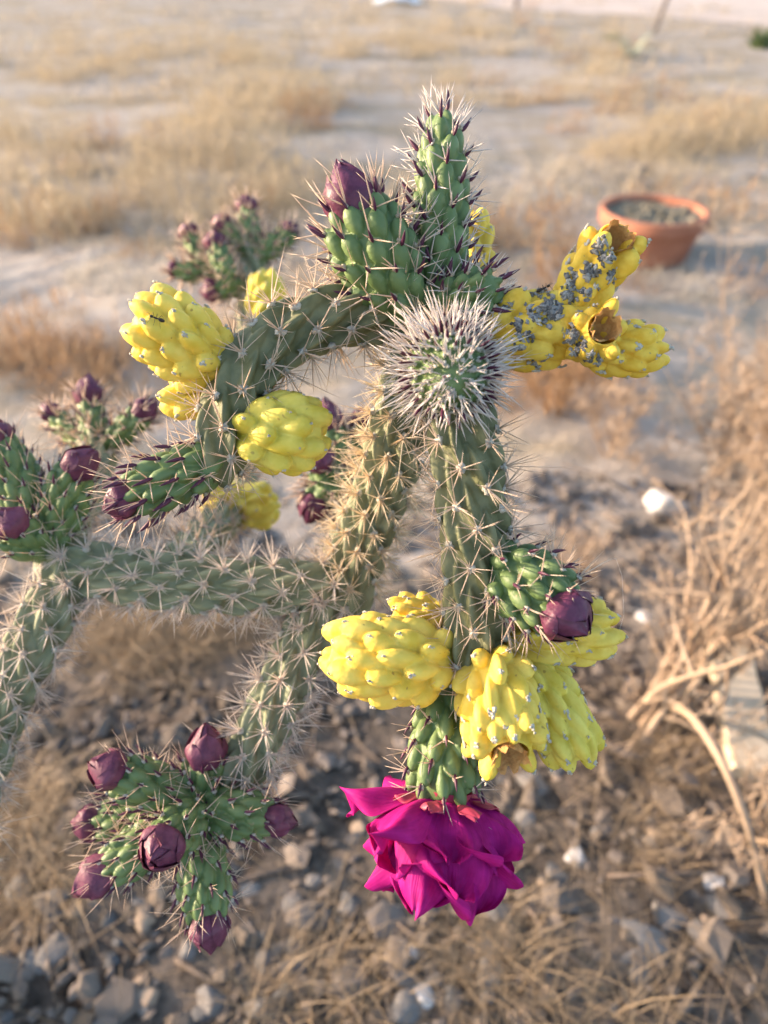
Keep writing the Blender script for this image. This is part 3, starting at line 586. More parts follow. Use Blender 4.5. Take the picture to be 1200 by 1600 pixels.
# ---- the flower
def flower():
    base = np.array(P(698, 1232, 0.284)); ax = np.array(P(682, 1385, 0.279)) - base; A, B, D = frame_of(ax, np.array(CAM) - base)   # A points to the camera
    mb = MB(); n = 10; v = []; f = []
    for j in range(n):
        u = j / (n - 1); r = 0.0105 * (1 - 0.55 * u)
        for i in range(16): w = 2 * math.pi * i / 16; v.append(base + D * (0.012 * u) + (A * math.cos(w) + B * math.sin(w)) * r)
    for j in range(n - 1):
        for i in range(16): f.append((j * 16 + i, j * 16 + (i + 1) % 16, (j + 1) * 16 + (i + 1) % 16, (j + 1) * 16 + i))
    mb.add(v, f); fl = mb.build('flower', M_SEPAL, cactus); fl['label'] = 'open magenta flower hanging from the near stem'
    def petal(phi, L, W, al0, al1, m, name='petal', ruf=1.0, fold=0.0, up=0.0, r0=0.008, cupk=0.35):
        nu, nv = 20, 21; v = []; f = []
        ph = random.uniform(0, 6.28); ph2 = random.uniform(0, 6.28)
        R = A * math.cos(phi) + B * math.sin(phi); T = -A * math.sin(phi) + B * math.cos(phi)
        p = base + D * 0.003 + R * r0; pos = [p]; dirs = []
        for i in range(nu):
            u = i / (nu - 1); al = al0 + (al1 - al0) * u ** 1.2; d = D * math.cos(al) + R * math.sin(al); dirs.append((d, R * math.cos(al) - D * math.sin(al)))
            pos.append(pos[-1] + d * L / nu)
        notch = random.uniform(0.0, 0.10)
        for i in range(nu):
            u = i / (nu - 1); d, nrm = dirs[i]
            wid = W * (0.30 + 0.76 * math.sin(min(1, u * 1.12) * math.pi / 2)) * (1 - 0.72 * max(0, (u - 0.5) / 0.5) ** 3.2)
            for j in range(nv):
                s = -1 + 2 * j / (nv - 1)
                edge = 0.05 * math.sin(3 * s + ph) + 0.035 * math.sin(7 * s + ph2) + 0.018 * math.sin(16 * s + ph) - 0.10 * s * s - 0.6 * notch * math.exp(-((s - 0.2) / 0.2) ** 2)
                q = pos[i] + d * L * edge * max(0, (u - 0.35) / 0.65) ** 1.5
                rw = ruf * 0.0026 * u ** 1.2 * (math.sin(3.2 * s + ph + 3 * u) + 0.75 * math.sin(6.5 * s + ph2 + 5 * u) * (0.4 + 0.6 * abs(s)) + 0.42 * u * u * math.sin(10 * s + ph + 7 * u) + 0.20 * u * u * math.sin(18 * s + ph2 + 9 * u))
                bend = -cupk * wid * s * s * (1 - 0.4 * u) + fold * wid * s * u
                v.append(q + T * s * wid * (1 - 0.08 * s * s) + nrm * (bend + rw))
        for i in range(nu - 1):
            for j in range(nv - 1): f.append((i * nv + j, i * nv + j + 1, (i + 1) * nv + j + 1, (i + 1) * nv + j))
        pm = MB(); pm.add(v, f); o = pm.build(name, m, fl)
        uv = o.data.uv_layers.new(name='UVMap'); co = np.array([(i / (nu - 1), j / (nv - 1)) for i in range(nu) for j in range(nv)])
        vi = np.zeros(len(o.data.loops), int); o.data.loops.foreach_get('vertex_index', vi); uv.data.foreach_set('uv', co[vi].ravel())
        md = o.modifiers.new('thick', 'SOLIDIFY'); md.thickness = 0.00025; md.offset = 0
        sb = o.modifiers.new('sub', 'SUBSURF'); sb.levels = 1; sb.render_levels = 1
        return o
    # inner petals hang in a bell, the outer ones at the left stand out level
    for k in range(6): petal(k * 2 * math.pi / 6 + 0.30, random.uniform(0.038, 0.043), 0.0165, RA(34), RA(-4), M_PETAL, ruf=1.7, fold=random.uniform(-.3, .3))
    for k in range(6): petal(k * 2 * math.pi / 6 - 0.35, random.uniform(0.032, 0.039), 0.0175, RA(50), RA(random.uniform(-2, 10)), M_PETAL, ruf=2.0, fold=random.uniform(-.3, .3), r0=0.0085)
    for phi, L, a0, a1, W in ((-0.15, 0.023, 62, 12, .0120), (-0.9, 0.027, 66, 18, .0130), (0.75, 0.031, 80, 34, .0135), (1.62, 0.031, 88, 50, .0135), (2.5, 0.028, 88, 55, .012), (-1.7, 0.026, 74, 22, .012), (-2.6, 0.028, 80, 35, .012)):
        petal(phi, L * 1.06, W * 1.15, RA(a0), RA(a1), M_PETAL, ruf=1.9, fold=random.uniform(-.2, .2), r0=0.009)
    for k in range(7): petal(k * 0.9 + 0.3, random.uniform(0.010, 0.014), 0.0055, RA(95), RA(60), M_SEPAL, name='sepal', ruf=0.3, r0=0.0105)
    st = MB()
    for k in range(110):
        w = random.uniform(0, 6.28); rr = random.uniform(0.001, 0.0065); p = base + D * 0.008 + (A * math.cos(w) + B * math.sin(w)) * rr
        d = D + (A * math.cos(w) + B * math.sin(w)) * random.uniform(0.1, 0.55); L = random.uniform(0.010, 0.019); d = d / np.linalg.norm(d)
        tube(st, [p, p + d * L], [0.00018, 0.00014], 3, False); lump(st, p + d * L, d, .0004, .0004, .0008, .1, nu=5, nv=4)
    st.build('stamens', M_ANTHER, fl, kind='stuff')
    ps = MB(); tube(ps, [base + D * 0.006, base + D * 0.030], [0.0012, 0.0014], 8)
    for k in range(6): w = k * 1.047; lump(ps, base + D * 0.031 + (A * math.cos(w) + B * math.sin(w)) * 0.0014, D, .0009, .0009, .0025, .1)
    ps.build('pistil', M_STIGMA, fl)
flower()

# ---- the lower cluster of budding joints
LC = dict(rk=0.86, spines=(2, 3), area=0.60e-4, tl=0.0128, tw=0.0076, th=0.0027, tilt=0.45, leafk=0.8, slen=(0.007, 0.017), voxel=0.00055, wool=M_WOOL, leafdir=(0.7, 0.85), srad=0.00023, leaves='mesh')
N0 = (312, 1255, 0.345)
def budjoint(pts, b0, b1, R, **kw):
    k = dict(LC); k.update(kw); young_joint('young_joint', C(*pts), cactus, **k); bud(P(*b0), P(*b1), R, cactus, m=M_BUDR)
budjoint([(*N0, 0.008), (265, 1238, 0.344, 0.0105), (215, 1222, 0.342, 0.0118), (185, 1212, 0.340, 0.0095)], (188, 1212, 0.338), (140, 1190, 0.333), 0.0098)
budjoint([(312, 1262, 0.350, 0.008), (318, 1230, 0.350, 0.0108), (321, 1195, 0.350, 0.0108)], (321, 1195, 0.346), (322, 1132, 0.343), 0.0098)
budjoint([(318, 1262, 0.345, 0.008), (350, 1268, 0.342, 0.0108), (395, 1275, 0.340, 0.0105), (418, 1278, 0.340, 0.0085)], (415, 1278, 0.339), (464, 1286, 0.338), 0.0075)
budjoint([(310, 1262, 0.345, 0.008), (290, 1285, 0.333, 0.0110), (268, 1308, 0.322, 0.0108), (260, 1315, 0.318, 0.0090)], (262, 1314, 0.318), (236, 1342, 0.300), 0.0100)
budjoint([(302, 1268, 0.348, 0.008), (250, 1305, 0.345, 0.0108), (195, 1342, 0.342, 0.0112), (172, 1358, 0.341, 0.0090)], (178, 1352, 0.340), (114, 1398, 0.338), 0.0096)
budjoint([(308, 1270, 0.346, 0.008), (314, 1325, 0.342, 0.0110), (320, 1390, 0.338, 0.0120), (324, 1428, 0.336, 0.0100)], (324, 1424, 0.335), (330, 1490, 0.331), 0.0096)
budjoint([(300, 1262, 0.353, 0.008), (240, 1276, 0.356, 0.0105), (180, 1283, 0.358, 0.0105), (155, 1285, 0.358, 0.0085)], (158, 1285, 0.358), (112, 1285, 0.358), 0.0085)

# ---- the cluster at the left edge
LC2 = dict(leafk=0.75)
budjoint([(75, 862, 0.372, 0.009), (50, 800, 0.372, 0.012), (20, 735, 0.372, 0.0120), (-2, 695, 0.372, 0.0095)], (0, 700, 0.372), (-22, 650, 0.37), 0.0090, **LC2)
budjoint([(80, 862, 0.370, 0.008), (95, 805, 0.370, 0.0112), (110, 755, 0.370, 0.0112), (117, 738, 0.370, 0.0095)], (108, 738, 0.366), (152, 704, 0.366), 0.0092, **LC2)
budjoint([(70, 865, 0.366, 0.008), (48, 848, 0.360, 0.0105), (25, 830, 0.354, 0.0105)], (30, 832, 0.352), (-6, 796, 0.345), 0.0098, **LC2)

# ---- branches farther back
BK = dict(area=0.55e-4, tl=0.0115, tw=0.0070, th=0.0024, tilt=0.4, voxel=0.0009, leafk=0.8, slen=(0.008, 0.016), srad=0.0004, spines=(3, 5), leaves='mesh', tip_spines=3)
def backjoint(pts, budp=None, R=0.0085):
    young_joint('young_joint', C(*[(x, y, d, r * 0.72) for x, y, d, r in pts]), cactus, **BK)
    if budp: bud(P(*budp[0]), P(*budp[1]), R, cactus, detail=False)
# left back: three joints above the left cluster
old_stem('stem', C((85, 850, 0.375, 0.011), (125, 780, 0.42, 0.011), (150, 715, 0.45, 0.011), (150, 690, 0.455, 0.010)), cactus, m=M_WOODY, voxel=0.001, spines=(7, 9))
backjoint([(150, 700, 0.452, 0.009), (146, 665, 0.455, 0.0112), (140, 625, 0.458, 0.0105)], ((140, 632, 0.457), (138, 584, 0.458)), 0.0092)
backjoint([(158, 702, 0.452, 0.008), (185, 680, 0.45, 0.0105), (218, 650, 0.448, 0.0105), (228, 640, 0.448, 0.008)], ((214, 652, 0.446), (244, 622, 0.446)), 0.0070)
backjoint([(148, 705, 0.456, 0.008), (120, 682, 0.462, 0.0100), (92, 655, 0.468, 0.0100), (84, 648, 0.468, 0.008)], ((90, 654, 0.467), (66, 630, 0.467)), 0.0065)
# tall back branch with two yellow fruits low down, splitting into budding joints
old_stem('stem', C((270, 895, 0.366, 0.0115), (310, 850, 0.42, 0.0115), (362, 790, 0.48, 0.0115), (374, 720, 0.52, 0.0115), (372, 620, 0.55, 0.0115), (390, 530, 0.565, 0.0115), (396, 450, 0.575, 0.0115), (395, 395, 0.578, 0.0105)), cactus, m=M_WOODY, voxel=0.001, spines=(7, 9), srad=0.0004)
fruit('fruit', C((372, 765, 0.48, 0.010), (356, 788, 0.475, 0.017), (340, 788, 0.472, 0.016), (328, 782, 0.472, 0.010)), cactus, voxel=0.0009, m=M_FRUITG, label='blurred yellow fruit low on the tall back branch')
fruit('fruit', C((378, 770, 0.48, 0.010), (396, 790, 0.475, 0.017), (411, 790, 0.472, 0.016), (422, 785, 0.472, 0.010)), cactus, voxel=0.0009, m=M_FRUITG, label='blurred greenish fruit low on the tall back branch')
fruit('fruit', C((396, 488, 0.56, 0.010), (412, 465, 0.555, 0.0145), (418, 445, 0.552, 0.0140), (420, 432, 0.552, 0.009)), cactus, voxel=0.0009, m=M_FRUITG, label='blurred yellow fruit high on the tall back branch')
backjoint([(396, 405, 0.576, 0.009), (391, 370, 0.578, 0.0120), (386, 335, 0.58, 0.0105), (384, 322, 0.58, 0.008)], ((386, 332, 0.58), (384, 304, 0.58)), 0.0090)
backjoint([(398, 408, 0.576, 0.009), (425, 385, 0.574, 0.0118), (450, 366, 0.572, 0.0105), (458, 360, 0.572, 0.008)], ((446, 366, 0.572), (464, 350, 0.572)), 0.0075)
backjoint([(392, 402, 0.576, 0.008), (372, 375, 0.574, 0.0105), (352, 354, 0.572, 0.0090)], ((354, 356, 0.572), (334, 338, 0.572)), 0.0080)
backjoint([(388, 455, 0.572, 0.008), (362, 448, 0.565, 0.0108), (338, 454, 0.56, 0.0100)], ((340, 453, 0.56), (312, 456, 0.56)), 0.0088)
backjoint([(365, 450, 0.565, 0.008), (350, 420, 0.56, 0.0120), (340, 392, 0.56, 0.0105), (337, 384, 0.56, 0.009)], ((338, 388, 0.56), (332, 360, 0.56)), 0.0088)
backjoint([(356, 438, 0.568, 0.007), (330, 425, 0.572, 0.008), (315, 423, 0.574, 0.008)], None)
backjoint([(322, 425, 0.572, 0.007), (298, 426, 0.573, 0.0105), (276, 422, 0.573, 0.0090)], ((278, 422, 0.573), (262, 418, 0.573)), 0.0070)
backjoint([(322, 422, 0.572, 0.007), (308, 395, 0.573, 0.0095), (296, 368, 0.573, 0.0090)], ((298, 370, 0.573), (287, 350, 0.573)), 0.0082)
# budding joints behind the riser
old_stem('stem', C((530, 900, 0.366, 0.0115), (545, 850, 0.41, 0.0115), (548, 790, 0.43, 0.0115), (545, 740, 0.44, 0.010)), cactus, m=M_WOODY, voxel=0.001, spines=(7, 9))
backjoint([(545, 760, 0.438, 0.011), (530, 715, 0.44, 0.0170), (518, 685, 0.442, 0.0155), (513, 668, 0.442, 0.011)], ((514, 676, 0.44), (508, 622, 0.44)), 0.0100)
backjoint([(548, 755, 0.438, 0.009), (562, 700, 0.445, 0.0125), (566, 668, 0.448, 0.0110)], ((566, 670, 0.448), (566, 636, 0.448)), 0.0085)
backjoint([(545, 755, 0.436, 0.009), (518, 742, 0.43, 0.0145), (500, 730, 0.428, 0.0125)], ((504, 732, 0.422), (492, 702, 0.416)), 0.0092)
backjoint([(545, 752, 0.436, 0.009), (515, 762, 0.43, 0.0155), (492, 780, 0.428, 0.0125)], ((494, 778, 0.426), (480, 818, 0.422)), 0.0092)
# a strand of spider silk off the side bud
sl = MB(); q = [np.array(P(x, y, 0.268)) for x, y in ((905, 905), (940, 880), (962, 872), (972, 900), (975, 960), (968, 985))]
tube(sl, q, [0.00005] * 6, 3); sl.build('spider_silk', M_SILK, cactus)

# ------------------------------------------------------------------ ants
def ant(p, n, head, size, label):
    a, b, nn = frame_of(n, head); a = np.array(a); p = np.array(p); mb = MB()
    e = bpy.data.objects.new('ant', None); COL.objects.link(e); e.location = Vector(p)
    hgt = 0.30 * size
    def seg(nm, x, L, W, hh):
        m_ = MB(); lump(m_, p + a * x * size + nn * (hgt + hh * size), nn, L * size, W * size, W * size * 0.9, 0.04, a, 12, 8); m_.build(nm, M_ANT, e)
    seg('abdomen', -0.34, 0.22, 0.13, 0.02); seg('thorax', 0.02, 0.16, 0.075, 0.02); seg('head', 0.30, 0.12, 0.10, 0.03)
    for s in (-1, 1):
        for x, r in ((0.12, 0.30), (0.0, 0.02), (-0.1, -0.34)):
            m_ = MB(); p0 = p + a * x * size + nn * hgt; p1 = p + a * (x + r * 0.5) * size + b * s * 0.22 * size + nn * hgt * 1.6; p2 = p + a * (x + r) * size + b * s * 0.40 * size
            tube(m_, [p0, p1, p2], [0.016 * size, 0.014 * size, 0.009 * size], 5); m_.build('leg', M_ANT, e)
        m_ = MB(); p0 = p + a * 0.38 * size + nn * hgt * 1.2; tube(m_, [p0, p0 + a * 0.14 * size + b * s * 0.12 * size + nn * 0.05 * size, p0 + a * 0.26 * size + b * s * 0.07 * size], [0.012 * size] * 3, 4); m_.build('antenna', M_ANT, e)
    tag(e, label, 'ant', 'ants on the fruits')
ANTS = [(852, 448, f3, 0.0060, (1, .35, .4), 'thin-legged ant standing on the scabbed yellow fruit'), (243, 502, ff1, 0.0058, (-1, 0.1, 0.2), 'dark ant on the smooth knobbly yellow fruit')]
for px, py, ob, sz, hd, lb in ANTS:
    r = np.array(P(px, py, 0.3)) - camv; r /= np.linalg.norm(r)
    for dy in range(0, 60, 3):
        r = np.array(P(px, py + dy, 0.3)) - camv; r /= np.linalg.norm(r)
        hit, loc, nor, _ = ob.ray_cast(Vector(camv), Vector(r))
        if hit: ant(loc, nor, hd, sz, lb); break

# ------------------------------------------------------------------ plants, pot, stones
def place(name, me, m, x, y, label, cat, group=None, rz=None, s=1.0, sink=0.0):
    o = link(name, me, m); z = float(gh(x, y)); o.location = (x, y, z - sink); o.rotation_euler = (0, 0, random.uniform(0, 6.28) if rz is None else rz)
    o.scale = (s, s, s) if not hasattr(s, '__len__') else s
    return tag(o, label, cat, group)
def blade(mb, p, az, L, lean, w, droop=0.5, n=4):
    R = np.array((math.cos(az), math.sin(az), 0)); T = np.array((-R[1], R[0], 0)); v = []; f = []; pos = np.array(p, float); al = lean
    tw = random.uniform(-.8, .8)
    for i in range(n + 1):
        u = i / n; ww = w * (1 - u ** 1.6) + w * 0.08; tt = T * math.cos(tw * u) + np.array((0, 0, 1)) * math.sin(tw * u)
        v += [pos - tt * ww / 2, pos + tt * ww / 2]
        pos = pos + (R * math.sin(al) + np.array((0, 0, 1)) * math.cos(al)) * L / n; al += droop * random.uniform(0.5, 1.4) / n * 2
    for i in range(n): f.append((2 * i, 2 * i + 1, 2 * i + 3, 2 * i + 2))
    mb.add(v, f)
def clump_mesh(n, h, spread, w, lean=(0.05, 0.7), droop=0.5, heads=0.0):
    mb = MB()
    for k in range(n):
        az = random.uniform(0, 6.28); r = spread * math.sqrt(random.random()); q = random.uniform(0, 6.28)
        p = (r * math.cos(q), r * math.sin(q), -0.01); L = h * random.uniform(0.45, 1.1)
        blade(mb, p, az, L, random.uniform(*lean), w * random.uniform(.6, 1.3), droop)
        if random.random() < heads:
            ln = random.uniform(0.02, 0.3); base = np.array(p) + np.array((math.cos(az) * math.sin(ln), math.sin(az) * math.sin(ln), math.cos(ln))) * L * 0.9
            for j in range(6): blade(mb, base + np.array((0, 0, j * 0.008)), random.uniform(0, 6.28), random.uniform(.015, .035), random.uniform(.3, .9), w * 1.0, 0.2, 2)
    return mb.mesh('grass_clump')
TALL = [clump_mesh(150, 0.20, random.uniform(0.14, 0.26), 0.0030, (0.02, 0.6), 0.5, 0.3) for _ in range(6)]
LOW = [clump_mesh(130, 0.09, 0.15, 0.0026, (0.2, 1.2), 0.5) for _ in range(3)]
BRN = [clump_mesh(130, 0.10, 0.12, 0.0026, (0.1, 1.1), 0.7, 0.2) for _ in range(2)]
NEARG = [clump_mesh(110, 0.16, 0.05, 0.0013, (0.2, 1.25), 0.8) for _ in range(3)]
FLAT = [clump_mesh(70, 0.16, 0.06, 0.0013, (0.9, 1.45), 0.35) for _ in range(2)]
for lst, m_ in ((TALL, M_GRASS), (LOW, M_GRASSP), (BRN, M_BROWNW), (NEARG, M_STRAW), (FLAT, M_STRAW)):
    for me in lst: me.materials.append(m_)
def blocked(x, y):      # keep the bare sandy places of the photograph bare, and the pot clear
    return math.hypot(x - POT.x, y - POT.y) < 0.3
POT = G(1008, 394)
LAND = [((1014, 392), 'the terracotta pot'), ((620, 8), 'the pale plastic sheet'), ((1018, 52), 'the leaning fence post'), ((806, 12), 'the farther fence post'), ((980, 90), 'the grey-green rosette plant'), ((1190, 72), 'the bushy green weed'),
        ((990, 280), 'the dark pile behind the pot'), ((875, 262), 'the lone dark stone near the pot'), ((380, 132), 'the lone dark stone among the tall grass'), ((90, 300), 'the lone dark stone on the bare sand'), ((480, 520), 'the lone dark stone behind the arched arm'), ((1035, 790), 'the white stone'), ((850, 470), 'the wispy dead weed'), ((380, 835), 'the heap of dark stones'), ((1000, 1480), 'the large flat grey stone'), ((1150, 1150), 'the weathered board'), ((85, 1490), 'the long grey stones'), ((330, 1060), 'the tan clods')]
LANDG = [(G(*p), n) for p, n in LAND]
def near_what(g): return min(LANDG, key=lambda q: (q[0] - g).length)[1]
def scatter_px(meshes, pts, label, group, smin, smax, jx, jy, reps, name='grass_clump'):
    for px, py in pts:
        for k in range(reps):
            g = G(px + random.gauss(0, jx), py + random.gauss(0, jy))
            if blocked(g.x, g.y): continue
            sc_ = random.uniform(smin, smax); lb = label
            if '{}' in lb: lb = ('large ' if sc_ > 0.62 * smax else 'small ') + lb.format(near_what(g))
            place(name, random.choice(meshes), None, g.x, g.y, lb, 'dry grass', group, s=sc_)
# tall golden clumps as the photograph sets them out, each stand listed by where it roots
scatter_px(TALL, [(260, 245), (420, 270), (430, 340), (360, 100), (470, 90), (330, 120), (80, 110), (60, 240), (1010, 190), (1080, 190), (1120, 250), (1020, 230), (690, 80), (860, 95), (20, 330), (700, 45), (500, 180)],
           'tall golden clump of dry grass near {}', 'tall golden grass clumps', 0.4, 1.1, 110, 24, 8)
scatter_px(LOW, [(150, 60), (420, 55), (560, 60), (900, 110), (760, 100), (980, 100), (640, 200), (560, 300), (80, 190), (300, 320), (1150, 140), (1180, 210), (820, 240), (140, 290), (250, 440), (900, 240), (1150, 350), (860, 330)],
           'low pale tuft of dry grass near {}', 'low pale grass tufts', 0.5, 1.1, 80, 22, 6)
scatter_px(BRN, [(200, 235), (300, 345), (150, 550), (880, 60), (1000, 165), (1185, 340), (780, 170), (250, 560), (80, 380), (1060, 460), (800, 400), (530, 200), (60, 560), (870, 620), (820, 540)],
           'brown wiry tuft of dead weeds near {}', 'brown weed tufts', 0.5, 1.1, 80, 24, 6, 'weed_tuft')
scatter_px(NEARG, [(720, 1560), (820, 1540), (640, 1590), (900, 1590), (560, 1570), (780, 1450), (420, 1560), (1020, 1250), (960, 1330)],
           'golden straw tuft under the flower near {}', 'straw tufts under the flower', 0.5, 1.0, 50, 25, 1)
scatter_px(NEARG, [(200, 985), (300, 985), (390, 975), (240, 1030), (330, 1000), (160, 1010), (420, 985)],
           'golden straw tuft behind the left branch near {}', 'straw tufts behind the left branch', 0.7, 1.1, 25, 14, 3)
scatter_px(NEARG, [(40, 1260), (20, 1330), (60, 1400)], 'pale straw tuft by the trunk near {}', 'straw tufts by the trunk', 0.6, 1.0, 25, 25, 2)
scatter_px(FLAT, [(900, 1180), (1000, 1180), (1100, 1300), (950, 1400), (1080, 1450), (700, 1500), (1150, 1550), (860, 1290), (500, 1500), (1180, 1420)],
           'flattened straw tuft lying in the litter near {}', 'flattened straw tufts', 0.6, 1.2, 50, 30, 1)

# far stubble nobody could count
st = MB()
for k in range(30000):
    d = 1.6 + 11 * random.random() ** 1.3; x = random.uniform(-0.75, 0.75) * d; y = d
    if mnoise.noise(Vector((x * 1.3, y * 0.9, 3.3))) < -0.02 or blocked(x, y): continue
    blade(st, (x, y, float(gh(x, y)) - 0.004), random.uniform(0, 6.28), random.uniform(0.03, 0.13), random.uniform(0.1, 1.2), 0.0024 + 0.0007 * d, 0.5, 2)
o = st.build('dry_stubble', M_STUB, kind='stuff'); tag(o, 'thin dry stubble scattered over the sandy ground', 'stubble')
# loose litter and straw under the cactus
lt = MB()
for k in range(8000):
    x = random.uniform(-0.75, 0.95); y = random.uniform(0.05, 1.15)
    if random.random() > 1.15 - 0.6 * y: continue
    z = float(gh(x, y)); s_ = random.uniform(0.003, 0.011) * (2.4 if random.random() < .10 else 1)
    lump(lt, (x, y, z + s_ * 0.2), (random.gauss(0, .5), random.gauss(0, .5), 1), s_, s_ * random.uniform(.4, .9), s_ * random.uniform(.12, .5), 0.35, (random.random() - .5, random.random() - .5, 0.01), 6, 4)
M_LITTER = mat('litter', (0.16, 0.12, 0.09), (0.30, 0.24, 0.19), 50, 0.95, island=[(0.03, 0.024, 0.02), (0.20, 0.165, 0.14), (0.10, 0.08, 0.065), (0.42, 0.38, 0.35), (0.06, 0.05, 0.048), (0.24, 0.17, 0.11), (0.16, 0.14, 0.135)])
o = lt.build('plant_litter', M_LITTER, kind='stuff', smooth=False); tag(o, 'dark litter of chips and husks under the cactus', 'litter')
sw = MB()
for k in range(600):
    x = random.uniform(-0.7, 0.9); y = random.uniform(0.05, 1.2); L = random.uniform(0.04, 0.16); az = random.uniform(0, 6.28)
    blade(sw, (x, y, float(gh(x, y)) + random.uniform(0.004, 0.02)), az, L, RA(random.uniform(78, 92)), random.uniform(.0008, .0017), 0.12, 4)
o = sw.build('loose_straw', M_STRAW, kind='stuff'); tag(o, 'loose straw strewn over the litter under the cactus', 'straw')

tg = MB()
for k in range(240):
    x = random.uniform(-0.7, 0.9); y = random.uniform(0.05, 1.1); az = random.uniform(0, 6.28); L = random.uniform(0.03, 0.14); z = float(gh(x, y)) + 0.006; p = np.array((x, y, z)); d = np.array((math.cos(az), math.sin(az), random.uniform(-.05, .12))); q = np.array((-d[1], d[0], 0)) * random.uniform(-.2, .2)
    r0 = random.uniform(.0008, .0028); tube(tg, [p, p + d * L * .35 + q * L * .5, p + d * L * .7 + q * L * .3, p + d * L], [r0, r0 * .95, r0 * .8, r0 * .5], 5)
M_DEAD = mat('dead_twig', (0.14, 0.105, 0.085), (0.26, 0.21, 0.18), 60, 0.9, island=[(0.07, 0.052, 0.042), (0.26, 0.20, 0.16), (0.34, 0.29, 0.26), (0.16, 0.12, 0.095)])
o = tg.build('twig_litter', M_DEAD, kind='stuff'); tag(o, 'broken dead twigs strewn over the dark litter under the cactus', 'twigs')
# stones
def stone_mesh(seed, flat=0.6):
    r = random.Random(seed); bm = bmesh.new()
    for k in range(26):
        q = Vector((r.gauss(0, 1), r.gauss(0, 1), r.gauss(0, 1))).normalized() * r.uniform(0.72, 1.1); bm.verts.new((q.x, q.y * 0.78, q.z * flat))
    g_ = bmesh.ops.convex_hull(bm, input=bm.verts)
    for v in [v for v in bm.verts if not v.link_faces]: bm.verts.remove(v)
    bmesh.ops.bevel(bm, geom=list(bm.edges), offset=0.05, segments=1, affect='EDGES')
    bmesh.ops.recalc_face_normals(bm, faces=bm.faces)
    me = bpy.data.meshes.new('stone'); bm.to_mesh(me); bm.free(); return me
def stones(pts, m, label, group, smin, smax, flat=0.6):
    for i, (px, py) in enumerate(pts):
        g = G(px, py); me = stone_mesh(px * 7 + py, flat); me.materials.append(m); s = random.uniform(smin, smax)
        place('stone', me, None, g.x, g.y, label, 'stone', group, s=s, sink=0.05 * s)
stones([(1000, 1480)], M_STONE, 'large flat grey stone among straw under the flower', None, 0.036, 0.036, 0.4)
stones([(1035, 790)], M_STONEW, 'rounded white stone on the bare sand beside the dry shrubs', None, 0.052, 0.052, 0.8)
stones([(640 + random.uniform(-50, 560), random.uniform(1180, 1590)) for _ in range(26)], M_STONE, 'small grey stone among the litter under the flower and shrubs', 'grey stones in the litter', 0.007, 0.024)
stones([(random.uniform(0, 560), random.uniform(1380, 1595)) for _ in range(16)], M_STONE, 'small grey stone on the ground below the budding cluster', 'grey stones below the cluster', 0.007, 0.024)
stones([(85, 1490), (60, 1500)], M_STONE, 'long grey stone on the ground below the budding cluster', 'long grey stones below the cluster', 0.022, 0.030, 0.4)
stones([(225, 1440), (250, 1400), (230, 1560), (440, 1290), (560, 1300), (330, 1070), (290, 1050)], M_STONET, 'pale tan clod on the ground around the budding cluster', 'tan clods around the cluster', 0.012, 0.022)
stones([(1045, 1360), (640, 1500), (1000, 975), (975, 1070), (895, 1350), (1110, 1390), (660, 1570), (185, 1040)], M_STONEW, 'small whitish stone among litter and straw near the shrubs', 'whitish stones in the litter', 0.010, 0.018)
stones([(380 + random.gauss(0, 36), 835 + random.gauss(0, 12)) for _ in range(16)], M_STONED, 'dark stone in the small heap behind the left branch', 'dark stone heap behind the branch', 0.012, 0.028)
stones([(990, 285), (970, 275), (1010, 290), (1000, 268)], M_STONED, 'dark lump in the small pile behind the flower pot', 'dark pile behind the pot', 0.05, 0.09, 0.6)
stones([(875, 262), (380, 132), (90, 300), (790, 150), (1170, 280), (480, 520)], M_STONED, 'dark stone alone on the open sandy ground', 'dark stones on open ground', 0.025, 0.04)

stones([(random.uniform(-20, 620), random.uniform(1400, 1600)) for _ in range(24)], M_STONED, 'dark grey chip of stone on the ground below the budding cluster', 'dark chips below the cluster', 0.006, 0.018)
stones([(random.uniform(620, 1200), random.uniform(1200, 1600)) for _ in range(22)], M_STONED, 'dark grey chip of stone among straw under the flower and shrubs', 'dark chips under the shrubs', 0.006, 0.018)
stones([(random.uniform(0, 1200), random.uniform(1180, 1600)) for _ in range(24)], M_STONET, 'tan crumb of dry earth in the litter under the cactus', 'tan crumbs in the litter', 0.006, 0.016)
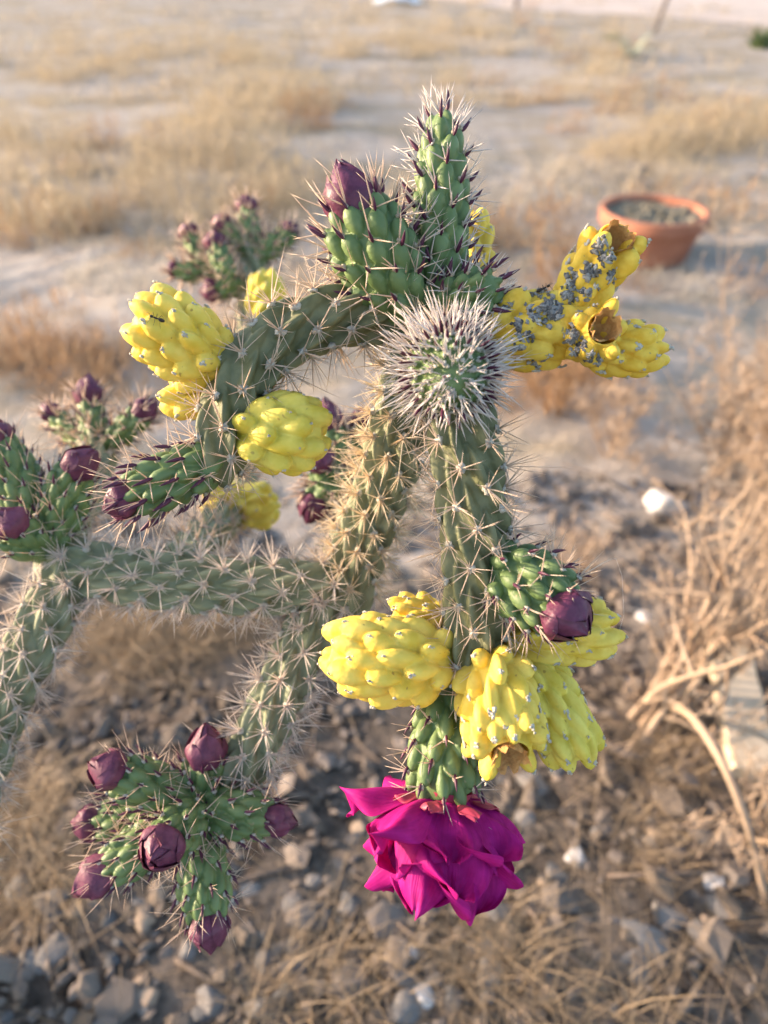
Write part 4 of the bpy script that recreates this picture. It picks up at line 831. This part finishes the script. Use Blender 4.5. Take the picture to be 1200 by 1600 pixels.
# pot
def pot():
    e = bpy.data.objects.new('flower_pot', None); COL.objects.link(e); e.location = (POT.x, POT.y, float(gh(POT.x, POT.y)) - 0.035)
    tag(e, 'round terracotta flower pot filled with dry soil', 'flower pot')
    def lathe(nm, prof, m, seg=56):
        mb = MB(); v = []; f = []
        for r, z in prof:
            for i in range(seg): w = 2 * math.pi * i / seg; v.append((e.location.x + r * math.cos(w), e.location.y + r * math.sin(w), e.location.z + z))
        for j in range(len(prof) - 1):
            for i in range(seg): f.append((j * seg + i, j * seg + (i + 1) % seg, (j + 1) * seg + (i + 1) % seg, (j + 1) * seg + i))
        if prof[-1][0] < 0.02: f.append(tuple((len(prof) - 1) * seg + i for i in range(seg)))
        mb.add(v, f); return mb.build(nm, m, e)
    lathe('pot_wall', [(0.120, 0.0), (0.132, 0.05), (0.146, 0.10), (0.156, 0.131), (0.156, 0.15), (0.148, 0.148), (0.140, 0.10), (0.10, 0.09)], M_TERRA)
    lathe('rim', [(0.1575, 0.128), (0.1655, 0.131), (0.1675, 0.140), (0.1685, 0.168), (0.166, 0.174), (0.154, 0.174), (0.151, 0.168), (0.150, 0.13)], M_TERRA)
    mb = MB(); n = 26; v = []; f = []
    for j in range(n):
        for i in range(40):
            r = 0.1515 * j / (n - 1); w = 2 * math.pi * i / 40; x = r * math.cos(w); y = r * math.sin(w)
            v.append((e.location.x + x, e.location.y + y, e.location.z + 0.156 + 0.012 * mnoise.noise(Vector((x * 22, y * 22, 1))) + 0.010 * mnoise.noise(Vector((x * 70, y * 70, 4)))))
    for j in range(n - 1):
        for i in range(40): f.append((j * 40 + i, j * 40 + (i + 1) % 40, (j + 1) * 40 + (i + 1) % 40, (j + 1) * 40 + i))
    mb.add(v, f); mb.build('soil', M_SOIL, e)
    d = MB()
    for k in range(60):
        r = 0.14 * math.sqrt(random.random()); w = random.uniform(0, 6.28)
        lump(d, (e.location.x + r * math.cos(w), e.location.y + r * math.sin(w), e.location.z + 0.158), (0, 0, 1), random.uniform(.005, .016), random.uniform(.004, .01), random.uniform(.003, .008), .4, (random.random(), random.random(), 0), 7, 5)
    d.build('soil_clods', M_SOIL, e, kind='stuff')
pot()

for dx, dy in ((0.03, -0.24), (-0.02, -0.27), (0.09, -0.23)):
    place('grass_clump', LOW[0], None, POT.x + dx, POT.y + dy, 'pale tuft of dry grass standing right against the terracotta pot', 'dry grass', 'grass against the pot', s=random.uniform(.7, 1.0))
# plank and posts
def board(name, p0, p1, w, t, m, label, cat, lift=0.03):
    p0 = Vector((p0.x, p0.y, float(gh(p0.x, p0.y)) + lift)); p1 = Vector((p1.x, p1.y, float(gh(p1.x, p1.y)) + lift)); d = (p1 - p0); L = d.length; d.normalize(); s = d.cross(Vector((0, 0, 1))).normalized(); u = s.cross(d)
    mb = MB(); n = 12; v = []; f = []
    for i in range(n):
        q = p0 + d * L * i / (n - 1); jw = w * (1 + 0.04 * math.sin(i * 1.7)); c = 0.12 * t
        for a, b in ((-.5, -.4), (-.5, .4), (-.46, .5), (.46, .5), (.5, .4), (.5, -.4), (.46, -.5), (-.46, -.5)): v.append(q + s * a * jw + u * b * t)
    for i in range(n - 1):
        for k in range(8): f.append((i * 8 + k, i * 8 + (k + 1) % 8, (i + 1) * 8 + (k + 1) % 8, (i + 1) * 8 + k))
    f += [tuple(range(7, -1, -1)), tuple((n - 1) * 8 + k for k in range(8))]
    mb.add([tuple(x) for x in v], f); o = mb.build(name, m, smooth=False); return tag(o, label, cat)
board('wood_board', G(1120, 1055), G(1160, 1245), 0.056, 0.022, M_PLANK, 'short pale weathered board lying among the dry shrubs', 'board')
def post(px, py, h, r, label, lean):
    g = G(px, py); z = float(gh(g.x, g.y)); mb = MB(); pts = []; rad = []
    for i in range(9): u = i / 8; pts.append((g.x + lean * u * h + 0.004 * math.sin(5 * u), g.y, z - 0.1 + (h + 0.1) * u)); rad.append(r * (1.05 - 0.15 * u))
    tube(mb, pts, rad, 10); tag(mb.build('fence_post', M_POST), label, 'post', 'fence posts by the road')
post(1018, 52, 1.2, 0.022, 'leaning grey fence post standing at the edge of the dirt road', 0.22)
post(806, 12, 1.2, 0.026, 'grey fence post farther along the dirt road, among grass', 0.0)
# pale crumpled sheet by the road
g = G(620, 8); mb = MB(); n = 14; v = []; f = []
for j in range(n):
    for i in range(n): x = (i / (n - 1) - .5) * 0.6; y = (j / (n - 1) - .5) * 0.35; v.append((g.x + x, g.y + y, float(gh(g.x, g.y)) + 0.03 + 0.07 * max(0, 1 - 9 * x * x - 20 * y * y) + 0.03 * mnoise.noise(Vector((x * 9, y * 9, 0)))))
for j in range(n - 1):
    for i in range(n - 1): f.append((j * n + i, j * n + i + 1, (j + 1) * n + i + 1, (j + 1) * n + i))
mb.add(v, f); o = mb.build('plastic_sheet', M_TARP); tag(o, 'pale blue crumpled plastic sheet lying at the roadside', 'sheet')
o.modifiers.new('t', 'SOLIDIFY').thickness = 0.004

# dry shrubs at the right
def shrub(px, py, h, spread, label, m=M_TWIG, stems=7, lean=(0, 0), depth=3, group=None, cat='shrub', name='dry_shrub', fine=4, rad=0.0028):
    g = G(px, py); b0 = Vector((g.x, g.y, float(gh(g.x, g.y)))); e = bpy.data.objects.new(name, None); COL.objects.link(e); e.location = b0
    sm_ = MB(); tw = MB()
    def grow(p, d, L, r, lev):
        n = 5; pts = [np.array(p)]; dd = np.array(d, float)
        for i in range(n):
            dd = dd + np.array([random.gauss(0, .10) for _ in range(3)]) + np.array((0, 0, 0.03 if lev else -0.02)); dd /= np.linalg.norm(dd); pts.append(pts[-1] + dd * L / n)
        tube(sm_ if lev == 0 else tw, pts, [r * (1 - 0.6 * i / n) for i in range(n + 1)], 5 if lev == 0 else 3, False)
        if lev < depth:
            for k in range(fine if lev else fine + 2):
                i = random.randint(1, n); q = dd * 0.6 + np.array([random.gauss(0, .55) for _ in range(3)]); q[2] += 0.15; q /= np.linalg.norm(q)
                grow(pts[i], q, L * random.uniform(.35, .6), r * 0.55, lev + 1)
        else:
            for k in range(2): blade(tw, pts[random.randint(1, n)], random.uniform(0, 6.28), random.uniform(.010, .028), random.uniform(.2, 1.3), .0016, .3, 2)
    for k in range(stems):
        w = random.uniform(0, 6.28); s_ = random.uniform(0.2, 1.0) * spread; d = np.array((math.cos(w) * s_ + lean[0], math.sin(w) * s_ + lean[1], 1.0)); d /= np.linalg.norm(d)
        grow(np.array(b0) + np.array((random.gauss(0, .01), random.gauss(0, .01), -0.01)), d, h * random.uniform(.6, 1.0), rad, 0)
    sm_.build('stem', m, e); tw.build('twigs', m, e, kind='stuff'); return tag(e, label, cat, group)
shrub(1000, 1150, 0.30, 0.45, 'dry orange-brown shrub with bare stems fanning out beside the board', lean=(0.55, 0.25), stems=9, rad=0.0056, fine=3)
shrub(1170, 1030, 0.30, 0.5, 'feathery dry shrub behind the weathered board', lean=(0.2, 0.3), stems=6, fine=3, m=M_TWIG)
shrub(1175, 930, 0.30, 0.5, 'feathery dry shrub right of the white stone', lean=(0.2, 0.0), stems=9)
shrub(1190, 800, 0.34, 0.6, 'pale feathery shrub at the far end of the shrub row', lean=(0.1, 0.0), stems=8)
shrub(1190, 1330, 0.22, 0.9, 'low sprawling dry weed beside the board and stones', stems=5, lean=(0.3, -0.1), fine=3)
shrub(915, 900, 0.13, 0.4, 'thin wispy dry weed left of the white stone', stems=4, fine=3, rad=0.002)
shrub(850, 470, 0.20, 0.6, 'wispy dead weed on the sand before the flower pot', stems=5, fine=4, m=M_BROWNW)
shrub(1120, 735, 0.32, 0.7, 'loose wispy dry shrub standing behind the white stone', lean=(0.1, 0.0), stems=10)
shrub(1195, 745, 0.32, 0.6, 'wispy dry shrub at the far end of the row behind the white stone', lean=(0.0, 0.0), stems=10)
shrub(955, 715, 0.20, 0.6, 'low wispy dry weed on the sand between the white stone and the cactus', stems=5)
shrub(860, 650, 0.15, 0.7, 'low brown dead weed on the sand behind the hanging stem', stems=5, m=M_BROWNW)
# one thick arching stalk
ak = MB(); q = [G(1030, 1100, 0.0), G(1075, 1115, 0.12), G(1125, 1185, 0.15), G(1165, 1280, 0.11), G(1188, 1370, 0.04), G(1200, 1430, 0.0)]
pa = Path([(p, 0.0042) for p in q], 40); tube(ak, pa.p, [0.0056 - 0.002 * i / len(pa.p) for i in range(len(pa.p))], 8)
tag(ak.build('dry_stalk', M_TWIG), 'thick bent dry stalk arching over the litter beside the board', 'stalk')
# green weed and sage-coloured plant by the road
def leafy(px, py, n, L, m, label, name, cat, w):
    g = G(px, py); mb = MB()
    for k in range(n): blade(mb, (g.x + random.gauss(0, .04), g.y + random.gauss(0, .04), float(gh(g.x, g.y)) - .01), random.uniform(0, 6.28), L * random.uniform(.6, 1.1), random.uniform(.1, 1.1), w, 0.5, 4)
    tag(mb.build(name, m), label, cat)
leafy(1190, 72, 60, 0.22, M_GREENW, 'bushy green weed growing by the dirt road', 'green_weed', 'weed', 0.03)
leafy(980, 90, 16, 0.24, M_SAGE, 'grey-green spiky rosette plant below the leaning fence post', 'rosette_plant', 'plant', 0.03)
leafy(955, 62, 26, 0.12, M_GREENW, 'small dark green weed left of the leaning fence post', 'green_weed', 'weed', 0.02)
